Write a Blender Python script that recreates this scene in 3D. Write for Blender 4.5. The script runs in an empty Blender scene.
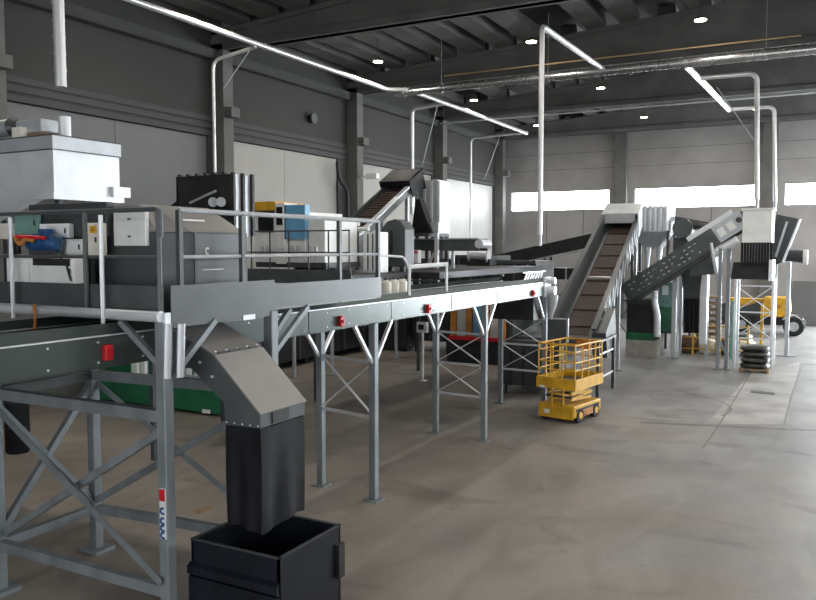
import bpy, bmesh, math, random
from mathutils import Vector, Matrix
random.seed(7)
S = bpy.context.scene
COL = S.collection
V = Vector

# ------------------------------------------------------------------ camera
F, CX, CY, EYE = 792.0, 408.0, 300.0, 4.4
PIT = math.atan(53 / 792)
YAW = math.atan(430 * math.cos(PIT) / 792)
ca, sa, cp, sp = math.cos(YAW), math.sin(YAW), math.cos(PIT), math.sin(PIT)
FW, RT, UP = V((-sa * cp, ca * cp, -sp)), V((ca, sa, 0)), V((-sa * sp, ca * sp, cp))
cam = bpy.data.cameras.new('camera')
camo = bpy.data.objects.new('camera', cam)
COL.objects.link(camo)
m = Matrix((RT, UP, -FW)).transposed().to_4x4()
m.translation = (0, 0, EYE)
camo.matrix_world = m
cam.sensor_width = 36
cam.lens = F / 816 * 36
cam.clip_start, cam.clip_end = .1, 300
S.camera = camo

# ------------------------------------------------------------------ materials
def mat(name, col, rough=.5, metal=0., var=.12, scale=3., col2=None, bump=0., rvar=.1, emit=None, stretch=(1, 1, 1), spec=.5):
    mt = bpy.data.materials.new(name)
    mt.use_nodes = True
    nt = mt.node_tree
    b = nt.nodes['Principled BSDF']
    b.inputs['Metallic'].default_value = metal
    b.inputs['Roughness'].default_value = rough
    b.inputs['Specular IOR Level'].default_value = spec
    if emit:
        b.inputs['Base Color'].default_value = (*col, 1)
        b.inputs['Emission Color'].default_value = (*emit[0], 1)
        b.inputs['Emission Strength'].default_value = emit[1]
        return mt
    tc = nt.nodes.new('ShaderNodeTexCoord')
    mp = nt.nodes.new('ShaderNodeMapping')
    mp.inputs['Scale'].default_value = stretch
    nz = nt.nodes.new('ShaderNodeTexNoise')
    nz.inputs['Scale'].default_value = scale
    nz.inputs['Detail'].default_value = 5
    cr = nt.nodes.new('ShaderNodeValToRGB')
    c2 = col2 or tuple(max(0, c * (1 - var * 1.6)) for c in col)
    c1 = tuple(min(1, c * (1 + var)) for c in col)
    cr.color_ramp.elements[0].position = .35
    cr.color_ramp.elements[1].position = .65
    cr.color_ramp.elements[0].color = (*c2, 1)
    cr.color_ramp.elements[1].color = (*c1, 1)
    nt.links.new(tc.outputs['Object'], mp.inputs['Vector'])
    nt.links.new(mp.outputs['Vector'], nz.inputs['Vector'])
    nt.links.new(nz.outputs['Fac'], cr.inputs['Fac'])
    nt.links.new(cr.outputs['Color'], b.inputs['Base Color'])
    mr = nt.nodes.new('ShaderNodeMapRange')
    mr.inputs['To Min'].default_value = max(.03, rough - rvar)
    mr.inputs['To Max'].default_value = min(1, rough + rvar)
    nt.links.new(nz.outputs['Fac'], mr.inputs['Value'])
    nt.links.new(mr.outputs['Result'], b.inputs['Roughness'])
    if bump:
        bp = nt.nodes.new('ShaderNodeBump')
        bp.inputs['Strength'].default_value = bump
        bp.inputs['Distance'].default_value = .02
        nt.links.new(nz.outputs['Fac'], bp.inputs['Height'])
        nt.links.new(bp.outputs['Normal'], b.inputs['Normal'])
    return mt

M = dict(
    galv=mat('galvanised', (.50, .53, .56), .40, .45, .05, 4),
    galvl=mat('galvanised_bright', (.72, .75, .78), .35, .35, .04, 4),
    leg=mat('leg_zinc', (.23, .262, .28), .5, .25, .12, 4, stretch=(1, 1, .3)),
    pipe=mat('spiral_duct', (.74, .75, .76), .34, .6, .03, 3, rvar=.03),
    grey=mat('machine_grey', (.078, .090, .093), .42, .1, .10, 2),
    greyd=mat('machine_dark_grey', (.055, .062, .066), .45, .1, .15, 2),
    plate=mat('conveyor_plate', (.068, .088, .083), .30, .22, .06, 1.5, rvar=.05, spec=.3),
    plated=mat('conveyor_plate_dark', (.10, .118, .125), .40, .15, .12, 2),
    chute=mat('machine_grey_lit', (.27, .262, .25), .42, .1, .06, 2),  # machine grey made paler: light on upward faces put into the colour
    deck=mat('deck_grey', (.135, .15, .152), .45, .1, .10, 2),
    rubber=mat('rubber_black', (.008, .009, .012), .55, 0, .3, 4, spec=.22),
    binb=mat('bin_paint', (.008, .011, .019), .4, .0, .2, 3, spec=.3),
    black=mat('black_steel', (.018, .019, .022), .5, .1, .25, 3),
    white=mat('cabinet_white', (.84, .86, .85), .4, 0, .04, 3),
    cream=mat('cabinet_cream', (.76, .74, .66), .45, 0, .05, 3),
    yellow=mat('lift_yellow', (.72, .40, .025), .4, 0, .12, 4),
    yellowd=mat('rail_yellow', (.62, .36, .04), .5, 0, .15, 4),
    orange=mat('orange_paint', (.50, .20, .04), .5, 0, .15, 4),
    red=mat('stop_red', (.62, .012, .02), .4, 0, .06, 4),
    blue=mat('motor_blue', (.02, .09, .24), .4, .1, .1, 4),
    lblue=mat('panel_blue', (.16, .42, .68), .35, 0, .06, 3),
    green=mat('machine_green', (.016, .15, .07), .42, 0, .15, 2),
    teal=mat('cabinet_teal', (.20, .38, .33), .4, 0, .08, 3),
    belt=mat('belt_brown', (.075, .052, .046), .7, 0, .22, 3, stretch=(1, 3, 1)),
    beltd=mat('belt_black', (.02, .02, .022), .65, 0, .2, 3),
    wood=mat('pallet_wood', (.28, .19, .11), .8, 0, .2, 5, stretch=(6, 1, 1)),
    tyre=mat('tyre', (.02, .02, .02), .8, 0, .2, 6),
    bag=mat('bag_plastic', (.05, .052, .05), .38, 0, .3, 5, bump=.5),
    glassd=mat('dark_glass', (.01, .012, .015), .1, 0, .0, 1),
    steelp=mat('floor_plate', (.07, .07, .07), .5, .3, .1, 8),
    paper=mat('sticker_paper', (.72, .74, .78), .6, 0, .02, 3),
    concrete_b=mat('concrete_block', (.36, .34, .31), .8, 0, .1, 3),
    col=mat('column_concrete', (.14, .14, .133), .85, 0, .10, 1.2, bump=.15),
    beam=mat('beam_concrete', (.14, .138, .132), .85, 0, .13, .8, bump=.15),
    roof=mat('roof_concrete', (.10, .098, .092), .9, 0, .15, .9),
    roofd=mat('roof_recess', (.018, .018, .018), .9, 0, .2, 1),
    wallp=mat('wall_upper', (.048, .048, .045), .85, 0, .10, .35, bump=.05),
    wallb=mat('wall_back', (.33, .318, .308), .85, 0, .10, .5),
    trim=mat('trim_grey', (.066, .067, .067), .8, 0, .06, 1),
    panel=mat('panel_grey', (.135, .14, .138), .55, 0, .05, .5),
    doorp=mat('door_panel', (.34, .33, .30), .5, 0, .04, .5),
    door_daylit=mat('door_panel_daylit', (.62, .63, .62), .42, 0, .03, .5),  # door colour raised for the daylight falling near the back corner
    lamp=mat('lamp_glow', (.9, .85, .75), .5, emit=((1, .80, .55), 45)),
    pane=mat('window_glow', (.9, .93, 1), .3, emit=((.93, .97, 1), 14)),
    gate=mat('gate_daylight', (.9, .93, 1), .3, emit=((.88, .95, 1), 36)),
    gater=mat('gate_daylight_side', (.9, .93, 1), .3, emit=((.95, .98, 1), 2.2)),
    panef=mat('window_glow_front', (.9, .93, 1), .3, emit=((.97, .98, 1), 3.0)),
    duct=mat('duct_steel', (.50, .51, .52), .27, .92, .04, 3, rvar=.04),
    paner=mat('window_glow_side', (.9, .93, 1), .3, emit=((.93, .97, 1), 11)),
    panes=mat('window_glow_back', (.9, .93, 1), .3, emit=((.90, .96, 1), 42)),
    lamplit=mat('lamplit_pipe', (.55, .40, .22), .4, .7, .05, 3),  # yellow lamp glow on a plain pipe, put into its colour
    brownp=mat('baled_brown', (.16, .10, .08), .85, 0, .3, 8),
)

# floor: poured concrete, stained, worn pale patch towards the gate, saw-cut joints
def floor_mat():
    mt = bpy.data.materials.new('floor_concrete')
    mt.use_nodes = True
    nt = mt.node_tree
    N, L = nt.nodes, nt.links
    b = N['Principled BSDF']
    tc = N.new('ShaderNodeTexCoord')
    def noise(scale, det=6, dist=0., st=None):
        n = N.new('ShaderNodeTexNoise')
        n.inputs['Scale'].default_value = scale
        n.inputs['Detail'].default_value = det
        n.inputs['Distortion'].default_value = dist
        if st:
            mp = N.new('ShaderNodeMapping')
            mp.inputs['Scale'].default_value = st
            mp.inputs['Rotation'].default_value = (0, 0, .35)
            L.new(tc.outputs['Object'], mp.inputs['Vector'])
            L.new(mp.outputs['Vector'], n.inputs['Vector'])
        else:
            L.new(tc.outputs['Object'], n.inputs['Vector'])
        return n
    def ramp(src, stops):
        r = N.new('ShaderNodeValToRGB')
        e = r.color_ramp.elements
        e[0].position, e[0].color = stops[0][0], (*stops[0][1], 1)
        e[1].position, e[1].color = stops[-1][0], (*stops[-1][1], 1)
        for p, c in stops[1:-1]:
            x = e.new(p)
            x.color = (*c, 1)
        L.new(src, r.inputs['Fac'])
        return r
    def mixn(a, bb, fac, mode='MULTIPLY'):
        x = N.new('ShaderNodeMix')
        x.data_type = 'RGBA'
        x.blend_type = mode
        if isinstance(fac, float):
            x.inputs['Factor'].default_value = fac
        else:
            L.new(fac, x.inputs['Factor'])
        L.new(a, x.inputs[6])
        L.new(bb, x.inputs[7])
        return x.outputs[2]
    big = ramp(noise(.28, 6, .6).outputs['Fac'], [(.36, (.235, .208, .180)), (.52, (.29, .258, .222)), (.66, (.33, .290, .248))])
    st = ramp(noise(.9, 8, 1.2, (1, .35, 1)).outputs['Fac'], [(.40, (.62, .62, .63)), (.58, (1, 1, 1))])
    fine = ramp(noise(14, 4).outputs['Fac'], [(.3, (.86, .86, .86)), (.7, (1.05, 1.05, 1.05))])
    c = mixn(big.outputs['Color'], st.outputs['Color'], .42)
    # tint: brown by the machines, shifting to blue grey towards the gates, broken by noise
    sep = N.new('ShaderNodeSeparateXYZ')
    L.new(tc.outputs['Object'], sep.inputs['Vector'])
    def mth(op, a, bb):
        x = N.new('ShaderNodeMath')
        x.operation = op
        for i, v in enumerate((a, bb)):
            if isinstance(v, (int, float)): x.inputs[i].default_value = v
            else: L.new(v, x.inputs[i])
        return x.outputs[0]
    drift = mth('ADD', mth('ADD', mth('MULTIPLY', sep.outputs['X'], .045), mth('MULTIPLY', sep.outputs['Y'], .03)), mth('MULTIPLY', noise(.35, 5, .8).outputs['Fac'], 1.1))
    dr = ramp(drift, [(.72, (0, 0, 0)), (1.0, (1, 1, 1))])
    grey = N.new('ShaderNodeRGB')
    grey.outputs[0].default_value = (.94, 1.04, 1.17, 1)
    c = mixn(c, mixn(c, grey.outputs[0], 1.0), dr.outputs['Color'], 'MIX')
    dark = ramp(noise(.55, 7, 2.0, (.5, 1, 1)).outputs['Fac'], [(.30, (.60, .60, .61)), (.42, (1, 1, 1))])
    c = mixn(c, dark.outputs['Color'], .8)
    c = mixn(c, fine.outputs['Color'], .6)
    L.new(c, b.inputs['Base Color'])
    rr = N.new('ShaderNodeMapRange')
    rr.inputs['To Min'].default_value = .38
    rr.inputs['To Max'].default_value = .62
    L.new(noise(1.2, 6, .5).outputs['Fac'], rr.inputs['Value'])
    L.new(rr.outputs['Result'], b.inputs['Roughness'])
    return mt
M['floor'] = floor_mat()
M['patch'] = mat('floor_patch', (.34, .325, .305), .45, 0, .22, .9)
M['stain'] = mat('tyre_mark', (.20, .185, .168), .6, 0, .15, 3)

# ------------------------------------------------------------------ mesh builder
class MB:
    def __init__(s, M4=None):
        s.v, s.f, s.M = [], [], M4
        s.mi, s.cur = [], 0
    def add(s, vs, fs):
        n = len(s.v)
        for p in vs:
            p = V(p)
            s.v.append(s.M @ p if s.M else p)
        for f in fs:
            s.f.append([n + i for i in f])
            s.mi.append(s.cur)
        return s
    def box(s, x0, x1, y0, y1, z0, z1):
        vs = [(x, y, z) for z in (z0, z1) for y in (y0, y1) for x in (x0, x1)]
        return s.add(vs, [(0, 2, 3, 1), (4, 5, 7, 6), (0, 1, 5, 4), (2, 6, 7, 3), (0, 4, 6, 2), (1, 3, 7, 5)])
    def bar(s, a, b, w, h=None, up=(0, 0, 1)):
        a, b = V(a), V(b)
        h = h or w
        d = (b - a).normalized()
        u = V(up)
        if abs(d.dot(u)) > .98:
            u = V((0, 1, 0))
        sd = d.cross(u).normalized()
        u = sd.cross(d).normalized()
        vs = []
        for p in (a, b):
            for i, j in ((-1, -1), (1, -1), (1, 1), (-1, 1)):
                vs.append(p + sd * (i * w / 2) + u * (j * h / 2))
        return s.add(vs, [(3, 2, 1, 0), (4, 5, 6, 7), (0, 1, 5, 4), (1, 2, 6, 5), (2, 3, 7, 6), (3, 0, 4, 7)])
    def angle(s, a, b, w, t=.012, up=(0, 0, 1)):      # L-section bar
        a, b = V(a), V(b)
        d = (b - a).normalized()
        u = V(up)
        if abs(d.dot(u)) > .98:
            u = V((0, 1, 0))
        sd = d.cross(u).normalized()
        u = sd.cross(d).normalized()
        prof = [(0, 0), (w, 0), (w, t), (t, t), (t, w), (0, w)]
        vs = [p + sd * (i - w / 2) + u * (j - w / 2) for p in (a, b) for i, j in prof]
        fs = [tuple(range(5, -1, -1)), tuple(range(6, 12))] + [(k, (k + 1) % 6, 6 + (k + 1) % 6, 6 + k) for k in range(6)]
        return s.add(vs, fs)
    def hbeam(s, a, b, w, t=.016, up=(0, 1, 0)):      # H-section bar
        a, b = V(a), V(b)
        d = (b - a).normalized()
        u = V(up)
        sd = d.cross(u).normalized()
        u = sd.cross(d).normalized()
        for o, ww, hh in ((-w / 2 + t / 2, w, t), (w / 2 - t / 2, w, t), (0, t, w - 2 * t)):
            s.bar(a + u * o, b + u * o, ww, hh, u)
        return s
    def tube(s, pts, r, n=10, cap=True):
        pts = [V(p) for p in pts]
        rings = []
        prev = None
        for i, p in enumerate(pts):
            if i == 0: d = pts[1] - p
            elif i == len(pts) - 1: d = p - pts[i - 1]
            else: d = (pts[i + 1] - p).normalized() + (p - pts[i - 1]).normalized()
            d.normalize()
            if prev is None:
                u = V((0, 0, 1)) if abs(d.z) < .9 else V((1, 0, 0))
            else:
                u = prev
            sd = d.cross(u).normalized()
            u = sd.cross(d).normalized()
            prev = u
            rr = r[i] if isinstance(r, (list, tuple)) else r
            rings.append([p + (sd * math.cos(2 * math.pi * k / n) + u * math.sin(2 * math.pi * k / n)) * rr for k in range(n)])
        vs = [q for g in rings for q in g]
        fs = []
        for i in range(len(pts) - 1):
            for k in range(n):
                fs.append((i * n + k, i * n + (k + 1) % n, (i + 1) * n + (k + 1) % n, (i + 1) * n + k))
        if cap:
            fs.append(tuple(range(n - 1, -1, -1)))
            fs.append(tuple((len(pts) - 1) * n + k for k in range(n)))
        return s.add(vs, fs)
    def prism(s, prof, a, b, axis='y'):               # closed profile swept along an axis
        def mk(p, t):
            if axis == 'y': return (p[0], t, p[1])
            if axis == 'x': return (t, p[0], p[1])
            return (p[0], p[1], t)
        n = len(prof)
        vs = [mk(p, a) for p in prof] + [mk(p, b) for p in prof]
        fs = [tuple(range(n - 1, -1, -1)), tuple(range(n, 2 * n))] + [(k, (k + 1) % n, n + (k + 1) % n, n + k) for k in range(n)]
        return s.add(vs, fs)
    def loft(s, A, B):                                # two quads joined into a frustum
        vs = list(A) + list(B)
        n = len(A)
        return s.add(vs, [tuple(range(n - 1, -1, -1)), tuple(range(n, 2 * n))] + [(k, (k + 1) % n, n + (k + 1) % n, n + k) for k in range(n)])
    def build(s, name, mt, parent=None, bevel=0., smooth=False, label=None):
        me = bpy.data.meshes.new(name)
        org = V((0, 0, 0))
        if parent is not None:
            p = parent
            while p.parent: p = p.parent
            org = V(p['_o']) if '_o' in p else V((0, 0, 0))
        me.from_pydata([tuple(v - org) for v in s.v], [], s.f)
        mts = mt if isinstance(mt, (list, tuple)) else [mt]
        for q in mts:
            me.materials.append(M[q] if isinstance(q, str) else q)
        for p, i in zip(me.polygons, s.mi):
            p.material_index = i
        bm = bmesh.new()
        bm.from_mesh(me)
        bmesh.ops.recalc_face_normals(bm, faces=bm.faces)
        bm.to_mesh(me)
        bm.free()
        if smooth:
            for p in me.polygons: p.use_smooth = True
            me.set_sharp_from_angle(angle=math.radians(40))
        o = bpy.data.objects.new(name, me)
        COL.objects.link(o)
        if parent is not None: o.parent = parent
        if bevel:
            bv = o.modifiers.new('bevel', 'BEVEL')
            bv.width = bevel
            bv.segments = 2
            bv.limit_method = 'ANGLE'
        if label: o['label'] = label
        return o

def bend(pts, r, n=5):
    """polyline with rounded corners"""
    pts = [V(p) for p in pts]
    out = [pts[0]]
    for i in range(1, len(pts) - 1):
        a, b, c = pts[i - 1], pts[i], pts[i + 1]
        d1, d2 = (a - b).normalized(), (c - b).normalized()
        rr = min(r, (a - b).length * .49, (c - b).length * .49)
        p, q = b + d1 * rr, b + d2 * rr
        for k in range(n + 1):
            t = k / n
            out.append(p * (1 - t) ** 2 + b * 2 * t * (1 - t) + q * t * t)
    out.append(pts[-1])
    return out

def tag(o, label, cat, group=None, kind=None):
    o['label'], o['category'] = label, cat
    if group: o['group'] = group
    if kind: o['kind'] = kind
    return o
def thing(name, loc, label, cat, group=None):
    o = bpy.data.objects.new(name, None)
    o.empty_display_size = .2
    o.location = loc
    o['_o'] = tuple(float(c) for c in loc)
    COL.objects.link(o)
    return tag(o, label, cat, group)
def dup(root, loc, label=None, rotz=None, group=None):
    r = root.copy()
    COL.objects.link(r)
    r.location = loc
    if rotz is not None: r.rotation_euler = (0, 0, rotz)
    if label: r['label'] = label
    if group: r['group'] = group
    for c in list(root.children):
        k = c.copy()
        COL.objects.link(k)
        k.parent = r
        for g in list(c.children):
            h = g.copy()
            COL.objects.link(h)
            h.parent = k
    return r
def struct(mb, name, mt, label, cat, group=None, **k):
    return tag(mb.build(name, mt, None, **k), label, cat, group, 'structure')
def bx(*a): return MB().box(*a)
def at(x, y, X=None, Y=None, Z=None):
    """where the sight line of photo pixel (x, y) meets the plane X=, Y= or Z="""
    r = FW + RT * ((x - CX) / F) + UP * ((CY - y) / F)
    if X is not None: t = X / r.x
    elif Y is not None: t = Y / r.y
    else: t = (Z - EYE) / r.z
    return V((r.x * t, r.y * t, EYE + r.z * t))

# ================================================================== THE HALL
XL, XR, YF, YB = -19.66, 13.7, -7.0, 49.4
COLS = [13.15 + 8.8 * k for k in range(-2, 5)]        # grid lines of the long walls
ZB = 11.28                                             # girder soffit
def roofz(x): return 11.95 + (x - XL) * .068 if x < -3 else 11.95 + (-3 - XL) * .068 - (x + 3) * .068

struct(bx(XL - .4, XR + .4, YF - .4, YB + .4, -.3, 0), 'floor', 'floor', 'stained brown grey concrete floor of the hall', 'floor')

# long left wall: piers between big light panels, dark concrete above
mb = MB()
mb.box(XL - .35, XL, YF, YB, 8.5, 13.6)
struct(mb, 'wall_left', 'wallp', 'dark precast concrete upper wall above the panel doors', 'wall')
mb = MB()
for z in (9.02, 8.78, 8.52):
    mb.box(XL - .02, XL + .05, YF, YB, z - .2, z - .025)
struct(mb, 'trim_1', 'trim', 'stepped grey trim band along the side wall', 'trim')
mb = MB()
mb.box(XL, XL + .30, YF, YB, 10.95, 11.3)
struct(mb, 'trim_2', 'trim', 'concrete eaves beam along the top of the side wall', 'trim')
bays = [(YF, COLS[1]), (COLS[1], COLS[2]), (COLS[2], COLS[3]), (COLS[3], COLS[4]), (COLS[4], COLS[5]), (COLS[5], COLS[6])]
names = ['at the near end of the side wall', 'behind the camera-side hopper', 'behind the bright hopper on the platform', 'behind the blue panelled sorter',
         'behind the small inclined belt', 'brightest one next to the back corner']
mats = ['panel', 'panel', 'panel', 'doorp', 'doorp', 'door_daylit']  # doors get paler towards the back: daylight painted into their colour
for i, ((a, b), nm, mm) in enumerate(zip(bays, names, mats)):
    lo, hi = a + .25, b - (1.0 if i == 3 else .45)
    d = bpy.data.objects.new('door_%d' % (i + 1), None)
    d['_o'] = (XL, lo, 0.)
    d.location = (XL, lo, 0)
    COL.objects.link(d)
    tag(d, 'tall light grey panel door, ' + nm, 'door', 'tall panel doors of the side wall', 'structure')
    top = 8.3
    q = MB()
    n = 2
    for k in range(n):
        y0, y1 = lo + (hi - lo) * k / n, lo + (hi - lo) * (k + 1) / n
        q.box(XL - .25, XL - .08, y0 + .006, y1 - .006, 0, top)
    q.build('panel', mm, d, bevel=.008)
    q = MB()
    q.box(XL - .3, XL, a, lo, 0, 8.5).box(XL - .3, XL, hi, b, 0, 8.5).box(XL - .3, XL + .02, lo, hi, top + .02, 8.5)
    q.build('frame', 'trim', d)

# back wall with three long high windows
WZ0, WZ1 = 6.72, 7.98
WX = [(-19.05, -12.55), (-11.05, -4.2), (-2.75, 3.6), (5.0, 12.4)]
mb = MB()
BG = (.4, 12.6, 5.4)
mb.box(XL - .35, BG[0], YB, YB + .35, 0, WZ0).box(BG[1], XR + .35, YB, YB + .35, 0, WZ0).box(BG[0], BG[1], YB, YB + .35, BG[2], WZ0).box(XL - .35, XR + .35, YB, YB + .35, WZ1, 13.6)
e = [XL - .35] + [v for w in WX for v in w] + [XR + .35]
for k in range(0, len(e), 2): mb.box(e[k], e[k + 1], YB, YB + .35, WZ0, WZ1)
struct(mb, 'wall_back', 'wallb', 'grey concrete back wall below and above the window band', 'wall')
mb = MB()
for z in (9.3, 10.3): mb.box(XL, XR, YB - .012, YB, z, z + .02)
for x in (-16.6, -14.2, -8.9, -6.6): mb.box(x, x + .03, YB - .012, YB, 0, WZ0)
struct(mb, 'trim_3', 'trim', 'panel joints in the back wall', 'trim')
struct(MB().box(BG[0], BG[1], YB + .2, YB + .24, 0, BG[2]), 'door_10', 'gate', 'wide daylit gate in the back wall, beyond the picture', 'door')
mb = MB().box(-2.2, BG[0], YB - .05, YB, 0, 2.5)
struct(mb, 'trim_4', 'panel', 'grey lower cladding of the back wall behind the yellow machine', 'trim')
for i, (a, b) in enumerate(WX):
    w = bpy.data.objects.new('window_%d' % (i + 1), None)
    w['_o'] = (a, YB, WZ0)
    w.location = (a, YB, WZ0)
    COL.objects.link(w)
    tag(w, 'long bright high window, number %d from the corner with the panel doors' % (i + 1), 'window', None, 'structure')
    MB().box(a, b, YB + .12, YB + .14, WZ0, WZ1).build('pane', 'pane', w)
    q = MB().box(a, b, YB + .06, YB + .2, WZ0, WZ0 + .05).box(a, b, YB + .06, YB + .2, WZ1 - .05, WZ1)
    q.box(a, a + .05, YB + .06, YB + .2, WZ0, WZ1).box(b - .05, b, YB + .06, YB + .2, WZ0, WZ1)
    q.build('window_frame', 'trim', w)

# right wall, out of frame: the same window band plus two open gates give the daylight
mb = MB()
G = [(2.5, 9.5), (19.5, 26.0), (31.0, 45.0)]
RW = [(YF + 1, 3.6), (5.6, 12.4), (14.0, 21.2), (22.8, 30), (31.6, 38.8), (40.4, 47.6)]
GZ = 5.6
e = [YF - .35] + [v for g in G for v in g] + [YB + .35]
for k in range(0, len(e), 2): mb.box(XR, XR + .35, e[k], e[k + 1], 0, GZ)
mb.box(XR, XR + .35, YF - .35, YB + .35, GZ, WZ0).box(XR, XR + .35, YF - .35, YB + .35, WZ1, 13.6)
e = [YF - .35] + [v for g in RW for v in g] + [YB + .35]
for k in range(0, len(e), 2): mb.box(XR, XR + .35, e[k], e[k + 1], WZ0, WZ1)
struct(mb, 'wall_right', 'wallb', 'grey concrete wall with gates, out of the picture', 'wall')
for i, (a, b) in enumerate(RW):
    w = struct(MB().box(XR + .12, XR + .14, a, b, WZ0, WZ1), 'window_%d' % (i + 5), 'panes' if i >= 4 else 'paner', 'long high window of the gate wall, number %d' % (i + 1), 'window')
for i, (a, b) in enumerate(G):
    struct(MB().box(XR + .2, XR + .24, a, b, 0, GZ), 'door_%d' % (i + 7), 'gater', 'translucent daylit gate, number %d of the gate wall' % (i + 1), 'door')
mb = MB()
FG = (-9.5, 2.5, 5.6)
FX = [(-18.5, -11.5), (-9.5, -2.5), (-.5, 6.5)]
mb.box(XL - .35, FG[0], YF - .35, YF, 0, FG[2]).box(FG[1], XR + .35, YF - .35, YF, 0, FG[2]).box(XL - .35, XR + .35, YF - .35, YF, FG[2], WZ0).box(XL - .35, XR + .35, YF - .35, YF, WZ1, 13.6)
e = [XL - .35] + [v for w in FX for v in w] + [XR + .35]
for k in range(0, len(e), 2): mb.box(e[k], e[k + 1], YF - .35, YF, WZ0, WZ1)
struct(mb, 'wall_front', 'wallb', 'concrete wall behind the camera', 'wall')
struct(MB().box(FG[0], FG[1], YF - .24, YF - .2, 0, FG[2]), 'door_11', 'panef', 'wide daylit gate behind the camera', 'door')
for i, (a, c) in enumerate(FX):
    struct(MB().box(a, c, YF - .14, YF - .12, WZ0, WZ1), 'window_%d' % (i + 12), 'panef', 'long high window behind the camera, number %d' % (i + 1), 'window')

# columns
def column(x0, x1, y0, y1, corbel, label):
    q = MB().box(x0, x1, y0, y1, 0, 12.4)
    if corbel == 'r': q.box(x1, x1 + .33, y0 + .03, y1 - .03, 8.95, 9.3)
    struct(q, 'column', 'col', label, 'column', 'concrete columns of the hall', bevel=.02)
where = ['behind the camera', 'beside the camera', 'at the edge of the frame', 'beside the first drop pipe', 'next to the round wall speaker',
         'behind the small inclined belt', 'next to the back corner']
for y, wl in zip(COLS, where):
    column(XL, XL + .56, y - .27, y + .25, 'r', 'square concrete column with corbel on the side wall, ' + wl)
    column(XR - .56, XR, y - .27, y + .25, '', 'square concrete column on the gate wall, ' + wl)
for x, wl in ((-11.8, 'between the first and second back window'), (-3.5, 'between the second and third back window'), (4.3, 'beyond the third back window')):
    q = MB().box(x - .38, x + .38, YB - .5, YB, 0, 12.4)
    struct(q, 'column', 'col', 'square concrete column on the back wall, ' + wl, 'column', 'concrete columns of the hall', bevel=.02)

# roof girders: level soffit, top rising to the ridge
gl = ['behind the camera', 'over the camera', 'over the near platform', 'the nearest one in view', 'just behind the long silver duct', 'furthest one before the back wall', 'over the back corner']
for y, g in zip(COLS, gl):
    prof = [(XL, ZB), (XR, ZB), (XR, roofz(XR) + .02), (-3, roofz(-3) + .02), (XL, roofz(XL) + .02)]
    q = MB().prism(prof, y - .14, y + .14)
    q.box(XL, XR, y - .27, y + .27, ZB, ZB + .22)
    prof = [(XL, roofz(XL) - .16), (-3, roofz(-3) - .16), (XR, roofz(XR) - .16), (XR, roofz(XR)), (-3, roofz(-3)), (XL, roofz(XL))]
    q.prism(prof, y - .27, y + .27)
    struct(q, 'beam', 'beam', 'tapered concrete roof girder, ' + g, 'beam', 'concrete roof girders', bevel=.01)

# ribbed roof units
mb = MB()
random.seed(3)
x = XL - .2
k = 0
while x < XR:
    w = .72
    x1 = min(x + w, XR + .2)
    for (a, b) in zip([YF] + COLS, COLS + [YB]):
        za, zb = roofz(max(x, XL)), roofz(min(x1, XR))
        if random.random() < .14:
            continue
        mb.cur = 0
        mb.add([(x, a + .2, za), (x1, a + .2, zb), (x1, b - .2, zb), (x, b - .2, za), (x + .06, a + .2, za + .45), (x1 - .06, a + .2, zb + .45), (x1 - .06, b - .2, zb + .45), (x + .06, b - .2, za + .45)],
               [(3, 2, 1, 0), (0, 1, 5, 4), (1, 2, 6, 5), (2, 3, 7, 6), (3, 0, 4, 7)])
    x += w + .52
    k += 1
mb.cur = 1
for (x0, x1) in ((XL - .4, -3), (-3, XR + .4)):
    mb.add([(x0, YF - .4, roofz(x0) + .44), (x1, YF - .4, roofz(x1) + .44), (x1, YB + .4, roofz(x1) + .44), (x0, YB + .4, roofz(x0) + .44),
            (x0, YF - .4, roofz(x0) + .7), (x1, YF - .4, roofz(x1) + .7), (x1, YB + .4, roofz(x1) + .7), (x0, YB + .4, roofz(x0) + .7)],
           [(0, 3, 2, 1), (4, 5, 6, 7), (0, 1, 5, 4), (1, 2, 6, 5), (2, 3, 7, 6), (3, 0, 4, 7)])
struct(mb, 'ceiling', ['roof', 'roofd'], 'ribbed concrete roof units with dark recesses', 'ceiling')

# ------------------------------------------------------------------ ceiling lamps
lamp0 = None
lampspots = []
for y, yn in ((25.9, 'before the silver duct'), (34.76, 'behind the silver duct'), (43.6, 'nearest the back wall'), (17.1, 'over the near platform'), (8.3, 'above the camera')):
    for x, xn in ((-15.3, 'closest to the panel doors'), (-9.3, 'second from the panel doors'), (-3.9, 'third from the panel doors'), (2.2, 'fourth from the panel doors'), (8.3, 'closest to the gates')):
        lampspots.append((x, y, 'round ceiling lamp %s, %s' % (yn, xn)))
for i, (x, y, lb) in enumerate(lampspots):
    if lamp0 is None:
        lamp0 = thing('ceiling_lamp', (x, y, 11.3), lb, 'lamp', 'high bay lamps under the roof')
        q = MB().tube([(x, y, 11.42), (x, y, 11.36), (x, y, 11.30)], [.08, .17, .2], 16)
        q.tube([(x, y, 11.42), (x, y, roofz(x) + .02)], .012, 6)
        q.build('housing', 'greyd', lamp0)
        MB().tube([(x, y, 11.30), (x, y, 11.285)], .17, 16).build('diffuser', 'lamp', lamp0)
        o = lamp0
    else:
        o = dup(lamp0, (x, y, 11.3), lb)
        dz = roofz(x) - roofz(lampspots[0][0])
    li = bpy.data.lights.new('lamp_light', 'AREA')
    li.shape = 'DISK'
    li.size = .36
    li.energy = 115
    li.color = (1, .94, .86)
    lo = bpy.data.objects.new('lamp_light', li)
    lo.location = (x, y, 11.27)
    COL.objects.link(lo)

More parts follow.
